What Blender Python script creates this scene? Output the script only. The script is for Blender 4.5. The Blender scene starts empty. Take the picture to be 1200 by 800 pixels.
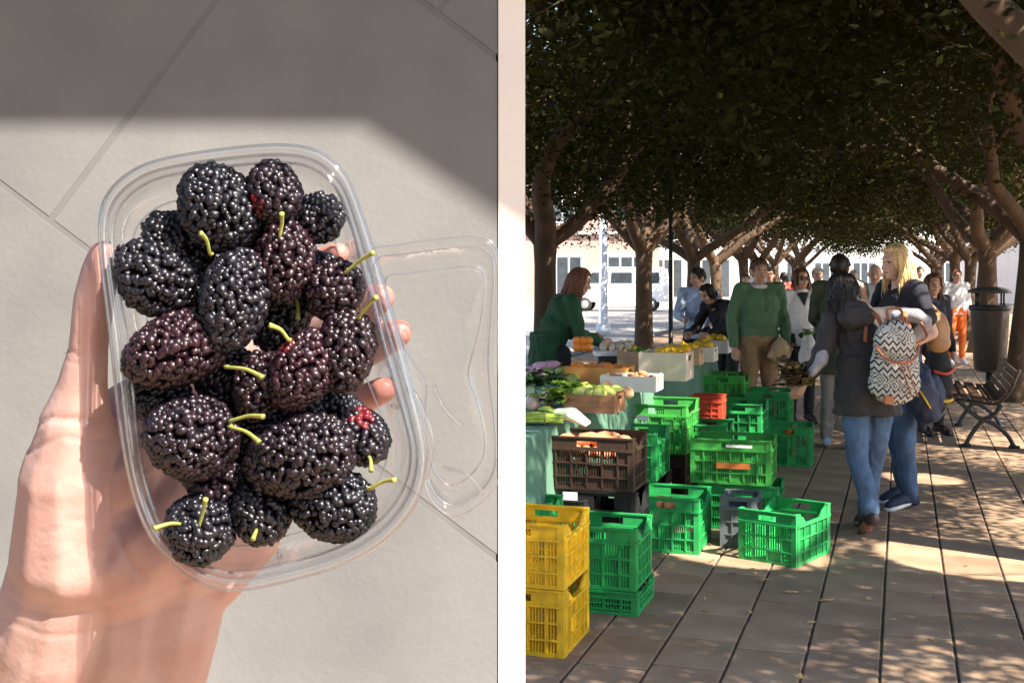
import bpy, bmesh, math, random
import numpy as np
from mathutils import Vector, Matrix, noise as mnoise
random.seed(7); np.random.seed(7)
R = math.radians
SC = bpy.context.scene
COL = SC.collection

# ---------------------------------------------------------------- camera, sky, sun, exposure
FPX, HC, VY = 1400.0, 1.61, 321.0          # focal length in photo pixels, eye height, horizon row
TH = math.atan2(457.0, FPX)                # the avenue runs 18 degrees right of the view axis
US = Vector((math.sin(TH), math.cos(TH), 0)); VS = Vector((-math.cos(TH), math.sin(TH), 0))
cam = bpy.data.cameras.new('camera'); cam_o = bpy.data.objects.new('camera', cam); COL.objects.link(cam_o)
cam_o.location = (0, 0, HC); cam_o.rotation_euler = (R(90), 0, 0)
cam.sensor_width = 36; cam.lens = FPX / 1200 * 36; cam.shift_y = -(400 - VY) / 1200
SC.cycles.transparent_max_bounces = 24
cam.clip_start = 0.02; cam.clip_end = 3000
SC.camera = cam_o
SUN = Vector((0.50, -0.46, 0.735)).normalized()
W = bpy.data.worlds.new('World'); SC.world = W; W.use_nodes = True
nt = W.node_tree; bg = nt.nodes['Background']
sky = nt.nodes.new('ShaderNodeTexSky'); sky.sky_type = 'NISHITA'; sky.sun_disc = False
sky.sun_elevation = math.asin(SUN.z); sky.sun_rotation = math.atan2(SUN.x, SUN.y)
nt.links.new(sky.outputs[0], bg.inputs[0]); bg.inputs[1].default_value = 0.095
sl = bpy.data.lights.new('sun', 'SUN'); sl.energy = 4.8; sl.angle = R(0.53); sl.color = (1, .91, .78)
so = bpy.data.objects.new('sun', sl); COL.objects.link(so)
so.rotation_euler = SUN.to_track_quat('Z', 'Y').to_euler(); so.location = (5, -6, 12)
SC.view_settings.view_transform = 'Standard'; SC.view_settings.look = 'None'
SC.view_settings.exposure = 1.9; SC.view_settings.gamma = 1

# ---------------------------------------------------------------- helpers
def G(px, py, h=0.0):
    Y = FPX * (HC - h) / (py - VY); return Vector(((px - 600) / FPX * Y, Y, h))
def AT(px, py, Y): return Vector(((px - 600) / FPX * Y, Y, HC - (py - VY) * Y / FPX))
def ST(t, L, z=0.0): return US * t + VS * L + Vector((0, 0, z))     # along the avenue, to its left

MATS = {}
def mat(name, col, rough=.6, var=.12, scale=12, bump=0., bscale=None, metal=0., coat=0., sss=0., spec=.5, trans=0., col2=None, attr=False, fine=0., stretch=None, scuff=0.):
    m = bpy.data.materials.new(name); m.use_nodes = True; MATS[name] = m
    n = m.node_tree.nodes; l = m.node_tree.links; b = n['Principled BSDF']
    tc = n.new('ShaderNodeTexCoord'); vec = tc.outputs['Object']
    if stretch:
        mp = n.new('ShaderNodeMapping'); mp.inputs['Scale'].default_value = stretch
        l.new(vec, mp.inputs[0]); vec = mp.outputs[0]
    nz = n.new('ShaderNodeTexNoise'); nz.inputs['Scale'].default_value = scale; nz.inputs['Detail'].default_value = 6
    l.new(vec, nz.inputs['Vector'])
    mr = n.new('ShaderNodeMapRange'); mr.inputs[1].default_value = .3; mr.inputs[2].default_value = .7
    l.new(nz.outputs[0], mr.inputs[0])
    mx = n.new('ShaderNodeMix'); mx.data_type = 'RGBA'
    c = Vector(col[:3])
    if col2 is None: a_, b_ = c * (1 - var), c * (1 + var)
    else: a_, b_ = c, Vector(col2)
    mx.inputs[6].default_value = (*a_, 1); mx.inputs[7].default_value = (*b_, 1)
    l.new(mr.outputs[0], mx.inputs[0]); out = mx.outputs[2]
    # each object a little lighter or darker than its neighbour
    oi = n.new('ShaderNodeObjectInfo'); m2 = n.new('ShaderNodeMapRange')
    m2.inputs[3].default_value = 1 - var * .8; m2.inputs[4].default_value = 1 + var * .8
    l.new(oi.outputs['Random'], m2.inputs[0])
    hs = n.new('ShaderNodeHueSaturation'); l.new(m2.outputs[0], hs.inputs['Value']); l.new(out, hs.inputs['Color']); out = hs.outputs[0]
    if scuff:
        sn = n.new('ShaderNodeTexNoise'); sn.inputs['Scale'].default_value = 34; sn.inputs['Detail'].default_value = 9; sn.inputs['Roughness'].default_value = .75
        sm = n.new('ShaderNodeMapping'); sm.inputs['Scale'].default_value = (1, 1, 2.6); l.new(tc.outputs['Object'], sm.inputs[0]); l.new(sm.outputs[0], sn.inputs['Vector'])
        s2 = n.new('ShaderNodeMapRange'); s2.inputs[1].default_value = .55; s2.inputs[2].default_value = .72; s2.inputs[4].default_value = scuff; l.new(sn.outputs[0], s2.inputs[0])
        mm = n.new('ShaderNodeMix'); mm.data_type = 'RGBA'; mm.inputs[7].default_value = (.34, .33, .25, 1); l.new(s2.outputs[0], mm.inputs[0]); l.new(out, mm.inputs[6]); out = mm.outputs[2]
    if attr:
        at = n.new('ShaderNodeAttribute'); at.attribute_name = 'tint'
        mm = n.new('ShaderNodeMix'); mm.data_type = 'RGBA'; mm.blend_type = 'MULTIPLY'; mm.inputs[0].default_value = 1
        l.new(out, mm.inputs[6]); l.new(at.outputs['Color'], mm.inputs[7]); out = mm.outputs[2]
    l.new(out, b.inputs['Base Color'])
    b.inputs['Roughness'].default_value = rough; b.inputs['Metallic'].default_value = metal
    b.inputs['Coat Weight'].default_value = coat; b.inputs['Coat Roughness'].default_value = .12
    b.inputs['Specular IOR Level'].default_value = spec
    if sss:
        b.inputs['Subsurface Weight'].default_value = sss; b.inputs['Subsurface Radius'].default_value = (1, .35, .2)
        b.inputs['Subsurface Scale'].default_value = .006
    rr = n.new('ShaderNodeMapRange'); rr.inputs[3].default_value = max(0, rough - .08); rr.inputs[4].default_value = min(1, rough + .1)
    l.new(nz.outputs[0], rr.inputs[0]); l.new(rr.outputs[0], b.inputs['Roughness'])
    if bump:
        nb = n.new('ShaderNodeTexNoise'); nb.inputs['Scale'].default_value = bscale or scale * 4; nb.inputs['Detail'].default_value = 5
        l.new(vec, nb.inputs['Vector'])
        bp = n.new('ShaderNodeBump'); bp.inputs['Strength'].default_value = bump; bp.inputs['Distance'].default_value = fine or .01
        l.new(nb.outputs[0], bp.inputs['Height']); l.new(bp.outputs[0], b.inputs['Normal'])
    if trans:
        tr = n.new('ShaderNodeBsdfTranslucent'); l.new(out, tr.inputs[0])
        ms = n.new('ShaderNodeMixShader'); ms.inputs[0].default_value = trans
        l.new(b.outputs[0], ms.inputs[1]); l.new(tr.outputs[0], ms.inputs[2]); l.new(ms.outputs[0], n['Material Output'].inputs[0])
    return m

class MB:
    """collects shapes, becomes ONE mesh object"""
    def __init__(s): s.v = []; s.f = []; s.t = []
    def add(s, vs, fs, tint=None):
        k = len(s.v); s.v += [tuple(p) for p in vs]; s.f += [tuple(i + k for i in f) for f in fs]
        if tint is not None: s.t += [tint] * len(vs)
        return s
    def box(s, c, d, rz=0, M=None, tint=None):
        x, y, z = d[0] / 2, d[1] / 2, d[2] / 2
        vs = [Vector((a, b, e)) for a in (-x, x) for b in (-y, y) for e in (-z, z)]
        Mx = M if M is not None else Matrix.Rotation(rz, 3, 'Z')
        c = Vector(c); vs = [Mx @ p + c for p in vs]
        return s.add(vs, [(0, 1, 3, 2), (4, 6, 7, 5), (0, 4, 5, 1), (2, 3, 7, 6), (0, 2, 6, 4), (1, 5, 7, 3)], tint)
    def tube(s, pts, rad, n=8, tint=None, flat=1.0, caps=True):
        pts = [Vector(p) for p in pts]; m = len(pts)
        rad = rad if isinstance(rad, (list, tuple)) else [rad] * m
        vs = []; fs = []; up = None
        for i, p in enumerate(pts):
            d = (pts[min(i + 1, m - 1)] - pts[max(i - 1, 0)])
            if d.length < 1e-9: d = Vector((0, 0, 1))
            d.normalize()
            if up is None:
                a = Vector((0, 0, 1)) if abs(d.z) < .9 else Vector((1, 0, 0)); up = d.cross(a).normalized()
            up = (up - d * up.dot(d)).normalized(); w = d.cross(up)
            for k in range(n):
                an = 2 * math.pi * k / n; vs.append(p + up * (math.cos(an) * rad[i]) + w * (math.sin(an) * rad[i] * flat))
        for i in range(m - 1):
            for k in range(n):
                a = i * n + k; b = i * n + (k + 1) % n; fs.append((a, b, b + n, a + n))
        if caps: fs.append(tuple(range(n - 1, -1, -1))); fs.append(tuple((m - 1) * n + k for k in range(n)))
        return s.add(vs, fs, tint)
    def ell(s, c, r, rot=None, nu=14, nv=9, tint=None, nz=0., ns=8.):
        c = Vector(c); r = (r, r, r) if not hasattr(r, '__len__') else r
        vs = [Vector((0, 0, 1))]
        for j in range(1, nv):
            t = math.pi * j / nv
            for i in range(nu):
                a = 2 * math.pi * i / nu; vs.append(Vector((math.sin(t) * math.cos(a), math.sin(t) * math.sin(a), math.cos(t))))
        vs.append(Vector((0, 0, -1)))
        if nz: vs = [p * (1 + nz * mnoise.noise(p * ns * .25 + c * 31)) for p in vs]
        vs = [Vector((p.x * r[0], p.y * r[1], p.z * r[2])) for p in vs]
        if rot is not None: vs = [rot @ p for p in vs]
        vs = [p + c for p in vs]
        fs = [(0, 1 + i, 1 + (i + 1) % nu) for i in range(nu)]
        for j in range(nv - 2):
            for i in range(nu):
                a = 1 + j * nu + i; b = 1 + j * nu + (i + 1) % nu; fs.append((a, a + nu, b + nu, b))
        k = 1 + (nv - 2) * nu; e = len(vs) - 1
        fs += [(k + i, e, k + (i + 1) % nu) for i in range(nu)]
        return s.add(vs, fs, tint)
    def cap(s, p0, r0, p1, r1, n=12):                   # tapered capsule
        p0, p1 = Vector(p0), Vector(p1); d = p1 - p0; L = d.length
        if L < 1e-6: return s.ell(p0, max(r0, r1))
        d /= L; pts = []; rs = []
        for a in (80, 60, 35, 10): pts.append(p0 - d * r0 * math.sin(R(a))); rs.append(r0 * math.cos(R(a)))
        pts += [p0, p1]; rs += [r0, r1]
        for a in (10, 35, 60, 80): pts.append(p1 + d * r1 * math.sin(R(a))); rs.append(r1 * math.cos(R(a)))
        return s.tube(pts, rs, n)
    def chain(s, pts, rs):
        for a, b, c, d in zip(pts, rs, pts[1:], rs[1:]): s.cap(a, b, c, d)
        return s
    def quad(s, a, b, c, d): return s.add([a, b, c, d], [(0, 1, 2, 3)])
    def mesh(s, name, m, smooth=True):
        me = bpy.data.meshes.new(name); me.from_pydata(s.v, [], s.f); me.materials.append(m if not isinstance(m, str) else MATS[m])
        if s.t and len(s.t) == len(s.v):
            ca = me.color_attributes.new('tint', 'FLOAT_COLOR', 'POINT')
            ca.data.foreach_set('color', [c for t in s.t for c in (*t, 1)])
        if smooth: me.polygons.foreach_set('use_smooth', [True] * len(me.polygons))
        me.update(); return me
    def build(s, name, m, parent=None, smooth=True, **k): return obj(name, s.mesh(name, m, smooth), parent, **k)

def obj(name, me, parent=None, label=None, cat=None, group=None, kind=None, loc=None, rz=None):
    o = bpy.data.objects.new(name, me); COL.objects.link(o)
    if parent: o.parent = parent
    if label: o['label'] = label
    if cat: o['category'] = cat
    if group: o['group'] = group
    if kind: o['kind'] = kind
    if loc is not None: o.location = loc
    if rz is not None: o.rotation_euler = (0, 0, rz)
    return o
def thing(name, label, cat, loc=(0, 0, 0), rz=0, group=None): return obj(name, None, None, label, cat, group, None, loc, rz)
def copy_tree(o, parent=None):
    c = o.copy(); COL.objects.link(c); c.parent = parent
    for ch in o.children: copy_tree(ch, c)
    return c
def organic(name, mb, m, parent=None, voxel=.008, it=6, creases=None, tints=None, folds=0., **k):
    """union of the collected closed shapes as one continuous skin"""
    o = mb.build(name, m, None)
    md = o.modifiers.new('r', 'REMESH'); md.mode = 'VOXEL'; md.voxel_size = voxel; md.use_smooth_shade = True
    ms = o.modifiers.new('s', 'SMOOTH'); ms.iterations = it; ms.factor = .5
    me = bpy.data.meshes.new_from_object(o.evaluated_get(bpy.context.evaluated_depsgraph_get()))
    bpy.data.objects.remove(o)
    if creases:
        n = len(me.vertices); co = np.empty(n * 3); me.vertices.foreach_get('co', co); co = co.reshape(-1, 3)
        no = np.empty(n * 3); me.vertices.foreach_get('normal', no); no = no.reshape(-1, 3)
        dsp = np.zeros(n)
        for pts, wd, dp in creases:
            best = np.full(n, 9.)
            for a, b in zip(pts, pts[1:]):
                a = np.array(a)[[0, 2]]; b = np.array(b)[[0, 2]]; q = co[:, [0, 2]]
                t = np.clip(((q - a) @ (b - a)) / max(1e-9, (b - a) @ (b - a)), 0, 1)
                best = np.minimum(best, np.linalg.norm(q - (a + t[:, None] * (b - a)), axis=1))
            dsp += dp * np.exp(-(best / wd) ** 2) * (no[:, 1] < -.2)
        co -= no * dsp[:, None]; me.vertices.foreach_set('co', co.ravel()); me.update()
    if folds:
        n = len(me.vertices); co = np.empty(n * 3); me.vertices.foreach_get('co', co); co = co.reshape(-1, 3)
        no = np.empty(n * 3); me.vertices.foreach_get('normal', no); no = no.reshape(-1, 3); sd = random.random() * 50
        a_ = np.array([mnoise.noise(Vector((p[0] * 9 + p[2] * 4 + sd, p[1] * 9, p[2] * 5 - p[0] * 3))) for p in co])
        b_ = np.array([mnoise.noise(Vector((p[0] * 22, p[1] * 22, p[2] * 15 + sd))) for p in co])
        co += no * (folds * ((.5 - 1.6 * np.abs(a_)) + .45 * b_))[:, None]; me.vertices.foreach_set('co', co.ravel()); me.update()
    if tints:
        n = len(me.vertices); co = np.empty(n * 3); me.vertices.foreach_get('co', co); co = co.reshape(-1, 3); cl_ = np.ones((n, 4))
        for p, rad, col in tints:
            w = np.exp(-(np.linalg.norm(co - np.array(p), axis=1) / rad) ** 2)[:, None]; cl_[:, :3] *= 1 - w * (1 - np.array(col))
        ca = me.color_attributes.new('tint', 'FLOAT_COLOR', 'POINT'); ca.data.foreach_set('color', cl_.ravel())
    me.name = name
    if not me.materials: me.materials.append(MATS[m])
    me.polygons.foreach_set('use_smooth', [True] * len(me.polygons))
    return obj(name, me, parent, **k)
def curve_pts(pts, n=6, closed=False):                     # Catmull-Rom through the points
    P = [Vector(p) for p in pts]; out = []; m = len(P)
    for i in range(m if closed else m - 1):
        if closed: a, b, c, d = P[i - 1], P[i], P[(i + 1) % m], P[(i + 2) % m]
        else: a, b, c, d = P[max(i - 1, 0)], P[i], P[i + 1], P[min(i + 2, m - 1)]
        for k in range(n):
            t = k / n
            out.append(.5 * ((2 * b) + (c - a) * t + (2 * a - 5 * b + 4 * c - d) * t * t + (3 * b - a - 3 * c + d) * t ** 3))
    if not closed: out.append(P[-1])
    return out

# ---------------------------------------------------------------- materials
mat('paving', (.225, .14, .084), .8, .25, 3.2, .6, 60, fine=.004, col2=(.345, .24, .155))
mat('mortar', (.07, .05, .035), .9, .3, 10)
mat('asphalt', (.12, .115, .11), .9, .15, 6, .3, 60)
mat('slab', (.122, .124, .127), .85, .05, 5, .4, 130, fine=.0012, col2=(.170, .169, .166))
mat('joint', (.130, .130, .129), .9, .1, 20)
mat('cream', (.80, .74, .66), .7, .03, 8, .15, 90, fine=.001)
mat('canvas', (.03, .05, .11), .8, .1, 20)  # sheet colour picked to cool the shade it casts
mat('bark', (.085, .050, .027), .85, .35, 5, .7, 14, fine=.03, stretch=(1, 1, .35))
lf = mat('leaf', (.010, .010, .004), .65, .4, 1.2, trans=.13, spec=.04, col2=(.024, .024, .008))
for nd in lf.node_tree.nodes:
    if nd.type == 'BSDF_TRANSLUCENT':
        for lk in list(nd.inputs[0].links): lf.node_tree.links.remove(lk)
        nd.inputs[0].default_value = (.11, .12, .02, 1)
mat('green_plastic', (.018, .30, .075), .45, .2, 16, .25, 160, fine=.0015, scuff=.38)
mat('grass_plastic', (.05, .34, .055), .45, .2, 16, .25, 160, fine=.0015, scuff=.38)
mat('yellow_plastic', (.82, .50, .015), .45, .2, 16, .25, 160, fine=.0015, scuff=.38)
mat('brown_plastic', (.045, .024, .016), .45, .2, 8, .1, 120, fine=.001, scuff=.14)
mat('black_plastic', (.018, .017, .018), .45, .2, 8)
mat('grey_plastic', (.12, .13, .15), .5, .12, 8)
mat('red_plastic', (.55, .07, .035), .45, .12, 8)
mat('orange_print', (.75, .22, .05), .6, .1, 30)
mat('white_print', (.75, .75, .72), .6, .05, 30)
mat('cloth_green', (.10, .21, .14), .85, .12, 6, .3, 260, fine=.001)
mat('cardboard', (.52, .34, .19), .8, .12, 9)
mat('pale_card', (.74, .62, .48), .8, .08, 9)
mat('white_card', (.80, .74, .64), .75, .05, 9)
mat('wood_tray', (.42, .20, .09), .7, .2, 7, stretch=(1, 1, 6))
mat('orange_card', (.72, .30, .07), .7, .12, 8)
mat('white_metal', (.75, .76, .78), .35, .04, 8)
mat('dark_metal', (.035, .04, .04), .5, .2, 8, metal=.3)
mat('grey_metal', (.45, .46, .47), .4, .08, 8, metal=.6)
mat('bench_wood', (.075, .038, .022), .6, .3, 6, .3, 40, fine=.002)
mat('bin_plastic', (.06, .05, .045), .5, .15, 6)
mat('facade_pink', (.42, .27, .22), .85, .08, 1.5)
mat('facade_cream', (.75, .68, .58), .85, .08, 1.5)
mat('facade_white', (.80, .79, .77), .85, .05, 1.5)
mat('window_glass', (.05, .06, .07), .12, .2, 3)
mat('car_paint', (.78, .78, .79), .3, .03, 4, coat=.6)
mat('rubber', (.02, .02, .02), .8, .1, 8)
mat('skin_hand', (.36, .20, .17), .46, .06, 38, .28, 330, sss=.25, fine=.0008, col2=(.43, .285, .255), attr=True)
mat('skin', (.58, .33, .23), .5, .1, 30, sss=.15)
mat('skin_pale', (.64, .40, .30), .5, .1, 30, sss=.15)
mat('lip', (.42, .13, .11), .45, .1, 40)
mat('eye_dark', (.02, .015, .012), .2, .1, 40)
mat('hair_dark', (.022, .014, .010), .45, .3, 60)
mat('hair_brown', (.11, .05, .025), .45, .3, 60)
mat('hair_auburn', (.16, .06, .025), .45, .3, 60)
mat('hair_blonde', (.74, .52, .25), .45, .25, 60)
mat('hair_grey', (.35, .32, .29), .5, .2, 60)
mat('denim', (.085, .15, .26), .85, .35, 9, .6, 24, fine=.02)
mat('denim_dark', (.035, .06, .11), .85, .3, 9, .6, 24, fine=.02)
mat('coat_dark', (.045, .036, .036), .75, .25, 8, .6, 16, fine=.02)
mat('coat_lining', (.36, .34, .37), .45, .12, 12, .5, 20, fine=.015)
mat('navy', (.014, .013, .024), .85, .2, 8, .5, 18, fine=.02)
mat('navy_bag', (.022, .03, .065), .7, .2, 8, .5, 20, fine=.01)
mat('green_knit', (.10, .20, .105), .9, .12, 10, .6, 22, fine=.02)
mat('green_cardigan', (.018, .085, .035), .9, .2, 10, .6, 18, fine=.02)
mat('black_cloth', (.015, .015, .017), .85, .2, 8, .5, 18, fine=.02)
mat('khaki', (.30, .19, .10), .85, .12, 10, .6, 18, fine=.02)
mat('white_cloth', (.72, .70, .70), .85, .06, 10, .6, 18, fine=.02)
mat('blue_cloth', (.42, .52, .70), .85, .06, 10, .6, 18, fine=.02)
mat('olive_cloth', (.055, .065, .035), .85, .12, 10, .6, 18, fine=.02)
mat('grey_cloth', (.30, .27, .26), .85, .12, 10, .6, 18, fine=.02)
mat('orange_cloth', (.78, .17, .03), .85, .1, 10, .6, 18, fine=.02)
mat('tan_leather', (.46, .23, .09), .5, .2, 10, .2, 60, fine=.003)
mat('rust_leather', (.48, .15, .055), .5, .2, 10)
mat('shoe_dark', (.05, .028, .03), .6, .3, 12)
mat('shoe_pink', (.6, .08, .16), .6, .1, 12)
mat('sole_tan', (.30, .19, .11), .8, .25, 25)
mat('sole_white', (.80, .80, .80), .6, .05, 12)
mat('paper_bag', (.58, .40, .22), .85, .12, 12, .5, 30, fine=.01)
mat('clear_bag', (.62, .60, .58), .4, .1, 12, .5, 30, fine=.01)
mat('berry', (1, 1, 1), .38, .25, 90, .4, 900, spec=.4, coat=.14, attr=True, fine=.0006)
mat('stem', (.22, .25, .055), .55, .25, 120, sss=.2)
mat('lemon', (.85, .50, .012), .45, .1, 30, .2, 150, fine=.002)
mat('lime', (.10, .24, .02), .45, .2, 20)
mat('mango', (.25, .36, .055), .45, .2, 9, col2=(.42, .40, .10))
mat('peach', (.75, .34, .16), .55, .1, 9, col2=(.80, .58, .34))
mat('turnip', (.78, .66, .58), .5, .1, 9, col2=(.80, .46, .36))
mat('aubergine', (.42, .17, .30), .35, .1, 9, col2=(.66, .45, .52))
mat('orange_fruit', (.82, .26, .03), .45, .1, 12, .2, 150, fine=.002)
mat('sweet_potato', (.55, .22, .10), .75, .2, 16, .4, 40, fine=.004)
mat('tomato', (.66, .10, .04), .3, .1, 12)
mat('lettuce', (.27, .43, .045), .6, .35, 18, trans=.25)
mat('lettuce_dark', (.035, .09, .02), .6, .35, 18, trans=.15)
mat('red_lettuce', (.09, .028, .03), .6, .5, 18, trans=.15, col2=(.15, .13, .03))
mat('asparagus', (.26, .36, .04), .55, .2, 14)
mat('fennel', (.76, .80, .56), .5, .06, 12, sss=.2)
mat('mushroom', (.62, .52, .38), .7, .15, 14)
mat('litter', (.46, .33, .13), .8, .35, 14)

def plastic_clear(name, tint=(.94, .95, .96), body=.05, base=.03):
    m = bpy.data.materials.new(name); m.use_nodes = True; MATS[name] = m; n = m.node_tree.nodes; l = m.node_tree.links
    n.remove(n['Principled BSDF'])
    tr = n.new('ShaderNodeBsdfTransparent'); tr.inputs[0].default_value = (*tint, 1)
    gl = n.new('ShaderNodeBsdfGlossy'); gl.inputs['Roughness'].default_value = .035
    df = n.new('ShaderNodeBsdfDiffuse'); df.inputs[0].default_value = (.85, .86, .88, 1)
    fr = n.new('ShaderNodeLayerWeight'); fr.inputs[0].default_value = .5
    pw = n.new('ShaderNodeMath'); pw.operation = 'POWER'; pw.inputs[1].default_value = 3.5; l.new(fr.outputs['Facing'], pw.inputs[0])
    fm = n.new('ShaderNodeMath'); fm.operation = 'MULTIPLY_ADD'; fm.inputs[1].default_value = .75; fm.inputs[2].default_value = base; l.new(pw.outputs[0], fm.inputs[0])
    tc = n.new('ShaderNodeTexCoord'); nz = n.new('ShaderNodeTexNoise'); nz.inputs['Scale'].default_value = 60; nz.inputs['Detail'].default_value = 3
    bp = n.new('ShaderNodeBump'); bp.inputs['Strength'].default_value = .3; bp.inputs['Distance'].default_value = .002
    l.new(tc.outputs['Object'], nz.inputs[0]); l.new(nz.outputs[0], bp.inputs['Height'])
    for q in (gl, fr): l.new(bp.outputs[0], q.inputs['Normal'])
    m1 = n.new('ShaderNodeMixShader'); m1.inputs[0].default_value = body; m2 = n.new('ShaderNodeMixShader')
    l.new(tr.outputs[0], m1.inputs[1]); l.new(df.outputs[0], m1.inputs[2])
    l.new(fm.outputs[0], m2.inputs[0]); l.new(m1.outputs[0], m2.inputs[1]); l.new(gl.outputs[0], m2.inputs[2])
    l.new(m2.outputs[0], n['Material Output'].inputs[0])
plastic_clear('clear_plastic', (.96, .965, .97), body=.004); plastic_clear('clear_rim', (.90, .905, .92), .02, .07); plastic_clear('clear_edge', (.80, .80, .83), .06, .15)

def woven_pattern(name):          # printed cloth of the rucksack: black zigzags and triangles on off-white
    m = mat(name, (.62, .58, .52), .8, .06, 20, .3, 60, fine=.003); n = m.node_tree.nodes; l = m.node_tree.links
    tc = n.new('ShaderNodeTexCoord'); sp = n.new('ShaderNodeSeparateXYZ'); l.new(tc.outputs['Object'], sp.inputs[0])
    def mth(op, a, b=None):
        q = n.new('ShaderNodeMath'); q.operation = op
        for i, v in enumerate((a, b)):
            if v is None: continue
            if isinstance(v, (int, float)): q.inputs[i].default_value = v
            else: l.new(v, q.inputs[i])
        return q.outputs[0]
    zig = mth('PINGPONG', mth('MULTIPLY', sp.outputs[0], 1.0), .022)
    s = mth('ADD', mth('MULTIPLY', sp.outputs[2], 1.0), mth('MULTIPLY', zig, 1.3))
    ln = mth('LESS_THAN', mth('PINGPONG', s, .020), .0072)
    vor = n.new('ShaderNodeTexVoronoi'); vor.inputs['Scale'].default_value = 15; vor.distance = 'MANHATTAN'; l.new(tc.outputs['Object'], vor.inputs['Vector'])
    tri = mth('LESS_THAN', mth('PINGPONG', mth('SUBTRACT', vor.outputs['Distance'], mth('MULTIPLY', sp.outputs[0], .4)), .16), .055)
    band = mth('GREATER_THAN', mth('PINGPONG', mth('ADD', sp.outputs[2], mth('MULTIPLY', sp.outputs[0], .35)), .075), .036)
    both = mth('ADD', mth('MULTIPLY', ln, band), mth('MULTIPLY', tri, mth('SUBTRACT', 1.0, band)))
    b = n['Principled BSDF']; src = b.inputs['Base Color'].links[0].from_socket
    mx = n.new('ShaderNodeMix'); mx.data_type = 'RGBA'; mx.inputs[7].default_value = (.02, .018, .02, 1)
    l.new(both, mx.inputs[0]); l.new(src, mx.inputs[6]); l.new(mx.outputs[2], b.inputs['Base Color'])
woven_pattern('rucksack_print')

# ================================================================ SETTING
mb = MB(); S = 1500
mb.add([(-S, -S, -.12), (S, -S, -.12), (S, S, -.12), (-S, S, -.12)], [(0, 1, 2, 3)])
mat('street', (.34, .32, .295), .9, .15, .6, .3, 30)
mb.build('ground', 'street', smooth=False, kind='structure')

def strip(t0, t1, L0, L1, z0, z1):
    m = MB(); c = ST((t0 + t1) / 2, (L0 + L1) / 2, (z0 + z1) / 2)
    m.box(c, (abs(L1 - L0), t1 - t0, z1 - z0), -TH); return m
pave = strip(-12, 75, -9, 6.2, -.118, -.010).build('pavement', 'mortar', smooth=False, kind='structure')
strip(-12, 75, 6.2, 6.45, -.119, .004).build('kerb', 'joint', smooth=False, kind='structure')
TW, TL = .30, .40
def tile_shape(m, M=None):
    w, l, g, c = TW / 2, TL / 2, .006, .005
    a = [(-w + g, -l + g), (w - g, -l + g), (w - g, l - g), (-w + g, l - g)]
    b = [(x - math.copysign(c, x), y - math.copysign(c, y)) for x, y in a]
    vs = [Vector((*p, -.011)) for p in a] + [Vector((*p, -.003)) for p in a] + [Vector((*p, 0)) for p in b]
    if M is not None: vs = [M @ v for v in vs]
    return m.add(vs, [(i, (i + 1) % 4, 4 + (i + 1) % 4, 4 + i) for i in range(4)] + [(4 + i, 4 + (i + 1) % 4, 8 + (i + 1) % 4, 8 + i) for i in range(4)] + [(8, 9, 10, 11)])
tile_me = tile_shape(MB()).mesh('tile', 'paving', False)
cells = []
for i in range(-30, 20):
    for j in range(-8, 130):
        L = .385 + TW * (i + .5); t = TL * (j + .5) + (.08 if i % 2 else 0)
        if L > 6.0 or L < -8.8: continue
        p = ST(t, L)
        cells.append((p, i, j))
def pix(p): return (600 + FPX * p.x / p.y, VY + FPX * (HC - p.z) / p.y) if p.y > .3 else (-999, -999)
vis = [c for c in cells if c[0].y > 3 and 600 < pix(c[0])[0] < 1215 and pix(c[0])[1] < 815]
vis.sort(key=lambda c: c[0].y); near = vis[:295]; nid = {(c[1], c[2]) for c in near}
for p, i, j in near:
    o = obj('tile', tile_me, pave, loc=(p.x, p.y, random.uniform(-.002, .0015)))
    o.rotation_euler = (random.gauss(0, .003), random.gauss(0, .003), -TH + random.gauss(0, .003))
m = MB()
for p, i, j in cells:
    if (i, j) in nid: continue
    tile_shape(m, Matrix.Translation((p.x, p.y, random.uniform(-.002, .0015))) @ Matrix.Rotation(-TH, 4, 'Z'))
m.build('far_tiles', 'paving', pave, False, kind='stuff')

# ---- paving stood upright as a wall, cream divider strip, added shade canvas (left of the market)
WY = 1.5
wall = thing('upright_paving', 'sunlit pale grey diagonal paving slabs stood upright behind the raised hand', 'wall', (-1.5, WY, 0))  # the paving below the hand, built standing upright as a wall
MB().box((0, .1270, 2.15), (2.96, .26, 4.3)).build('core', 'joint', wall, False)
def clip(poly, x0, x1, z0, z1):
    for ax, lim, sg in ((0, x0, 1), (0, x1, -1), (1, z0, 1), (1, z1, -1)):
        out = []
        for k in range(len(poly)):
            a, b = poly[k - 1], poly[k]; da = (a[ax] - lim) * sg; db = (b[ax] - lim) * sg
            if da >= 0: out.append(a)
            if da * db < 0:
                t = da / (da - db); out.append((a[0] + (b[0] - a[0]) * t, a[1] + (b[1] - a[1]) * t))
        poly = out
        if len(poly) < 3: return None
    return poly
ang = R(-37); sw, sh = .50, .72
ca, sa = math.cos(ang), math.sin(ang)
anchor = AT(60, 259, WY); ax0 = anchor.x + 1.5; az0 = anchor.z
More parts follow.
